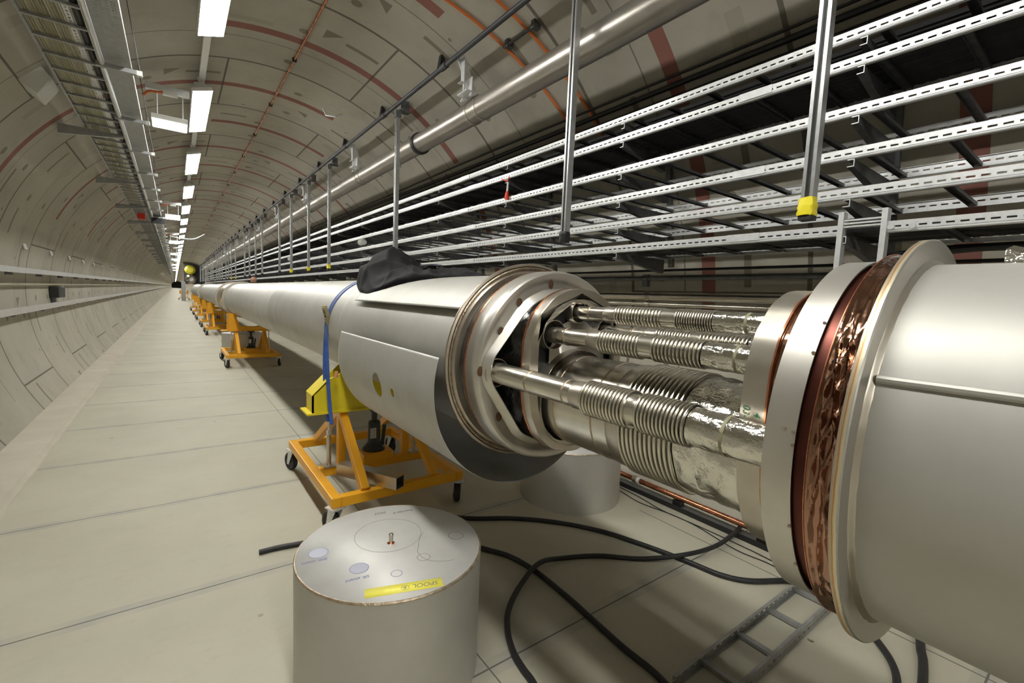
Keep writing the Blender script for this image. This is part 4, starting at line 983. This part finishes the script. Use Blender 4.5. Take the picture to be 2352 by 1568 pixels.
# tape
ta, tb = Vector((.497, 1.447, SPH + .0022)), Vector((.745, 1.367, SPH + .0022)); td = (tb - ta).normalized(); tp = Vector((td.y, -td.x, 0)); hwid = .0245
MB().add([ta, tb, tb + tp * 2 * hwid, ta + tp * 2 * hwid], [(0, 1, 2, 3)]).build('tape_label', M['label'], d1, solid=.0006)
tape = [c for c in d1.children if c.name.startswith('tape_label')][0]
def text(s_, loc, size, xdir, mat, parent, name='lettering', bold=.0004):
    cu = bpy.data.curves.new(name, 'FONT'); cu.body = s_; cu.size = size; cu.align_x = 'CENTER'; cu.align_y = 'CENTER'; cu.offset = bold; cu.shear = .15
    o = bpy.data.objects.new(name, cu); COL.objects.link(o)
    bpy.context.view_layer.update()
    me = bpy.data.meshes.new_from_object(o.evaluated_get(bpy.context.evaluated_depsgraph_get())); bpy.data.objects.remove(o)
    xd = Vector(xdir).normalized(); zd = Vector((0, 0, 1)); yd = zd.cross(xd)
    m = Matrix((xd, yd, zd)).transposed().to_4x4(); m.translation = Vector(loc) - wloc(parent)
    me.transform(m); me.materials.clear(); me.materials.append(mat)
    o = bpy.data.objects.new(name, me); COL.objects.link(o); o.parent = parent; WL[o.name] = wloc(parent); return o
rev = -td
text('SPOOL', tb - td * .058 + tp * .024 + Vector((0, 0, .0006)), .028, rev, M['pencil'], tape, bold=0)
text('6', tb - td * .128 + tp * .026 + Vector((0, 0, .0006)), .026, rev, M['pencil'], tape, bold=0)
def mark(cx_, cy_, r_, mat, w=.0009, name='drawn_circle', el=1, par=None):
    par = par or d1
    MB().lathe([(r_ - w, SPH + .0022), (r_ + w, SPH + .0022)], (cx_, cy_), 64, axis='Z').build(name, mat, par)
cc = tb - td * .128 + tp * .026
lidz = Vector((0, 0, SPH + .0022))
MB().lathe([(.0125, SPH + .0034), (.0137, SPH + .0034)], (cc.x, cc.y), 40, axis='Z').build('drawn_circle', M['pencil'], tape)
for (u_p, v_p, r_, m, fill) in ((731, 1270.5, .035, 'ink', 1), (825, 1305.5, .033, 'ink', 1), (911, 1317.5, .0195, 'ink', 0), (973, 1280, .0245, 'pencil', 0), (1047, 1230.5, .0305, 'pencil', 0)):
    p = onfloor(u_p, v_p, SPH); mark(p.x, p.y, r_, M[m])
    if fill: MB().lathe([(0, SPH + .0020), (r_ - .001, SPH + .0020)], (p.x, p.y), 40, axis='Z').build('hatched_fill', M['inkwash'], d1)
p = onfloor(892, 1228, SPH); mark(p.x, p.y, .134, M['pencil'], .0007)
for u_p, v_p, s_, sz, m in ((723, 1288, '80K shield', .021, 'ink'), (822, 1328, '5K shield', .022, 'ink'), (926, 1174, 'Standard', .026, 'pencil'), (874, 1178, '2022', .026, 'pencil')):
    p = onfloor(u_p, v_p, SPH + .0024); text(s_, p, sz, (-1, .12, 0), M[m], d1, bold=0)
sv = [(.83, 1.69), (.80, 1.66), (.765, 1.60), (.745, 1.56), (.75, 1.50), (.79, 1.46), (.84, 1.44)]
MB().tube([(x, y, SPH + .0015) for x, y in [(p.x, p.y) for p in spline([(a_, b2, 0) for a_, b2 in sv])]], .0009, 5).build('drawn_curve', M['pencil'], d1)
drum(2.48, 2.50, .385, .44, 'plain steel drum standing on the floor behind the left cylinder end')
drum(1.22, 11.8, .42, .50, 'grey steel drum standing behind the second cart')
# ---------------------------------------------------------------- floor hoses
def hose(pix_pts, r, name, lb, extra=None, zs=None):
    pts = [onfloor(u_, v_, r) for u_, v_ in pix_pts]
    if zs:
        for p_, z_ in zip(pts, zs): p_.z = r + z_
    if extra: pts = pts + [Vector(e) for e in extra]
    return tag(MB().tube(spline(pts, 8), r, 14).build(name, M['rubber'], origin=pts[0]), lb, 'hose', 'black hoses on the floor')
hose([(1000, 1181), (1080, 1190), (1179, 1190), (1278, 1199), (1377, 1218.5), (1460, 1245), (1542, 1274.7), (1592, 1294.5), (1658, 1321), (1724, 1334), (1817, 1334), (1900, 1352), (1960, 1400), (2005, 1458), (2046, 1517), (2060, 1568), (2050, 1640)], .0145, 'floor_hose', 'long black hose curving from the near cart past the floor ladder')
hose([(1703, 1212), (1681, 1238), (1641.7, 1264.8), (1575.6, 1284.6), (1476.5, 1283), (1377.4, 1276), (1295, 1281), (1238.6, 1304), (1195.6, 1347), (1169, 1397), (1166, 1446.5), (1179, 1496), (1202, 1536), (1225, 1568), (1260, 1640)], .0135, 'floor_hose', 'black hose making a big loop in the middle foreground',
     zs=[.02, .03, .03, .032, .0, 0, 0, .03, .01] + [0] * 6)
hose([(595, 1268), (640, 1257), (700, 1246), (790, 1228), (900, 1222), (1010, 1232), (1116, 1261), (1172, 1278), (1229, 1311), (1295, 1364), (1361, 1423), (1427, 1483), (1493, 1536), (1526, 1568), (1600, 1650)], .0145, 'floor_hose', 'black hose passing behind the foreground drum with its cut end at the left')
hose([(2112, 1440), (2115, 1490), (2120, 1517), (2119, 1568), (2110, 1640)], .017, 'floor_hose', 'thick black hose dropping straight down at the bottom right under the big cylinder')
for k, (pp, lb) in enumerate((([(1425, 1119), (1470, 1142), (1520, 1171), (1600, 1206), (1700, 1252), (1762, 1282), (1850, 1330)], 'thin black wire on the floor beside the copper pipe, right one'),
                              ([(1425, 1127), (1470, 1154), (1540, 1180), (1600, 1208), (1690, 1262), (1770, 1296), (1850, 1345)], 'thin black wire on the floor beside the copper pipe, left one'))):
    tag(MB().tube(spline([onfloor(u_, v_, .004) for u_, v_ in pp], 6), .0035, 6).build('thin_wire', M['rubber'], origin=(2.8, 1.8, 0)), lb, 'cable')
# copper floor pipe on dark support rail
t = thing('copper_pipe', 'copper pipe running low along the right side of the floor', 'pipe', (3.02, 1.8, .07))
MB().tube([(3.02, y, .075) for y in (-2, 0, 3, 9, 14)], .021, 20).build('tube', M['copper'], t)
for y in (2.28,): 
    MB().lathe([(.021, y - .02), (.030, y - .02), (.030, y + .02), (.021, y + .02)], (3.02, .075), 20).build('union_nut', M['steel'], t)
    MB().lathe([(.021, y - .045), (.027, y - .045), (.027, y - .02), (.021, y - .02)], (3.02, .075), 20).build('white_collar', M['white'], t)
t = thing('floor_channel', 'dark flat channel on the floor that carries the copper pipe', 'channel', (3.0, 1, 0))
MB().box(2.955, 3.07, -2, 14, 0, .012).build('base', M['galv_dark'], t); MB().box(2.950, 2.958, -2, 14, 0, .035).build('flange', M['black'], t)
for y in [-.6 + .62 * k for k in range(14)]: MB().box(2.99, 3.05, y - .03, y + .03, .012, .054).build('support_block', M['black'], t)
# floor ladder
t = thing('floor_ladder', 'galvanised cable ladder section lying on the floor at lower right', 'ladder', (2.1, .84, 0))
for y, s in ((.93, 1), (.75, -1)):
    g = MB(); pr = [(0, 0), (0, .055), (-.014 * s, .055), (-.014 * s, .053), (-.002 * s, .053), (-.002 * s, .002), (-.014 * s, .002), (-.014 * s, 0)]
    g.loft([[(x, y + py, pz + .001) for py, pz in pr] for x in (1.55, 3.0)], True, True)
    g.build('side_rail', M['floor_rail'], t, smooth=False)  # darker tone paints in the shadow the ladder lies in
for x in (1.77, 2.06, 2.36, 2.66, 2.94): MB().box(x - .014, x + .014, .752, .928, .006, .022).build('rung', M['galv_mid'], t)
tag(MB().tube(spline([onfloor(1856, 1466, .004), onfloor(1862, 1470, .008), onfloor(1868, 1472, .004)]), .0035, 6).build('straw_scrap', M['cream'], origin=(2.2, .7, 0)), 'tiny straw-coloured scrap on the floor beside the floor ladder', 'scrap')
# floor bits far right
tag(MB().add([(2.05, 5.9, .002), (2.35, 5.6, .002), (2.42, 5.75, .10), (2.15, 6.1, .12)], [(0, 1, 2, 3)]).build('red_cloth', M['red'], origin=(2.2, 5.8, 0), solid=.01), 'small red cloth on the floor behind the left cylinder', 'cloth')
tag(MB().box(2.15, 2.45, 7.0, 7.5, 0, .12).build('dark_tool_case', M['black'], origin=(2.3, 7.2, 0), bevel=.02), 'flat dark case on the floor behind the left cylinder', 'case')
# far bulkhead
v = thing('ventilation_bulkhead', 'dark bulkhead with a round yellow duct far down the tunnel', 'machine', (1.7, 57, 0))
ap = []
for k in range(20):
    a = 97 - (97 - 52) * k / 19; x, z = TCX + (TR - .06) * math.cos(R(a)), TCZ + (TR - .06) * math.sin(R(a)); ap.append((x, z))
MB().prism([(.78, 1.7), (.72, 3.78)] + ap + [(2.5, 1.7)], 57, 57.6).build('panel', M['bulk'], v, smooth=False)
MB().lathe([(.001, 56.0), (.25, 56.05), (.42, 56.25), (.46, 56.6), (.46, 57)], (1.26, 3.12), 32).build('yellow_duct', M['signyel'], v)
MB().lathe([(.22, 56.4), (.30, 56.2), (.48, 56.5), (.50, 57)], (1.32, 2.2), 32).build('brown_ring', M['steel_heat'], v)
MB().disc(.2, 56.5, (1.32, 2.2), 20).build('pale_centre', M['white'], v)
g = MB(); g.box(.50, .85, 56.2, 57, .0, 1.9); g.build('grey_cabinet', M['galv_mid'], v, smooth=False)
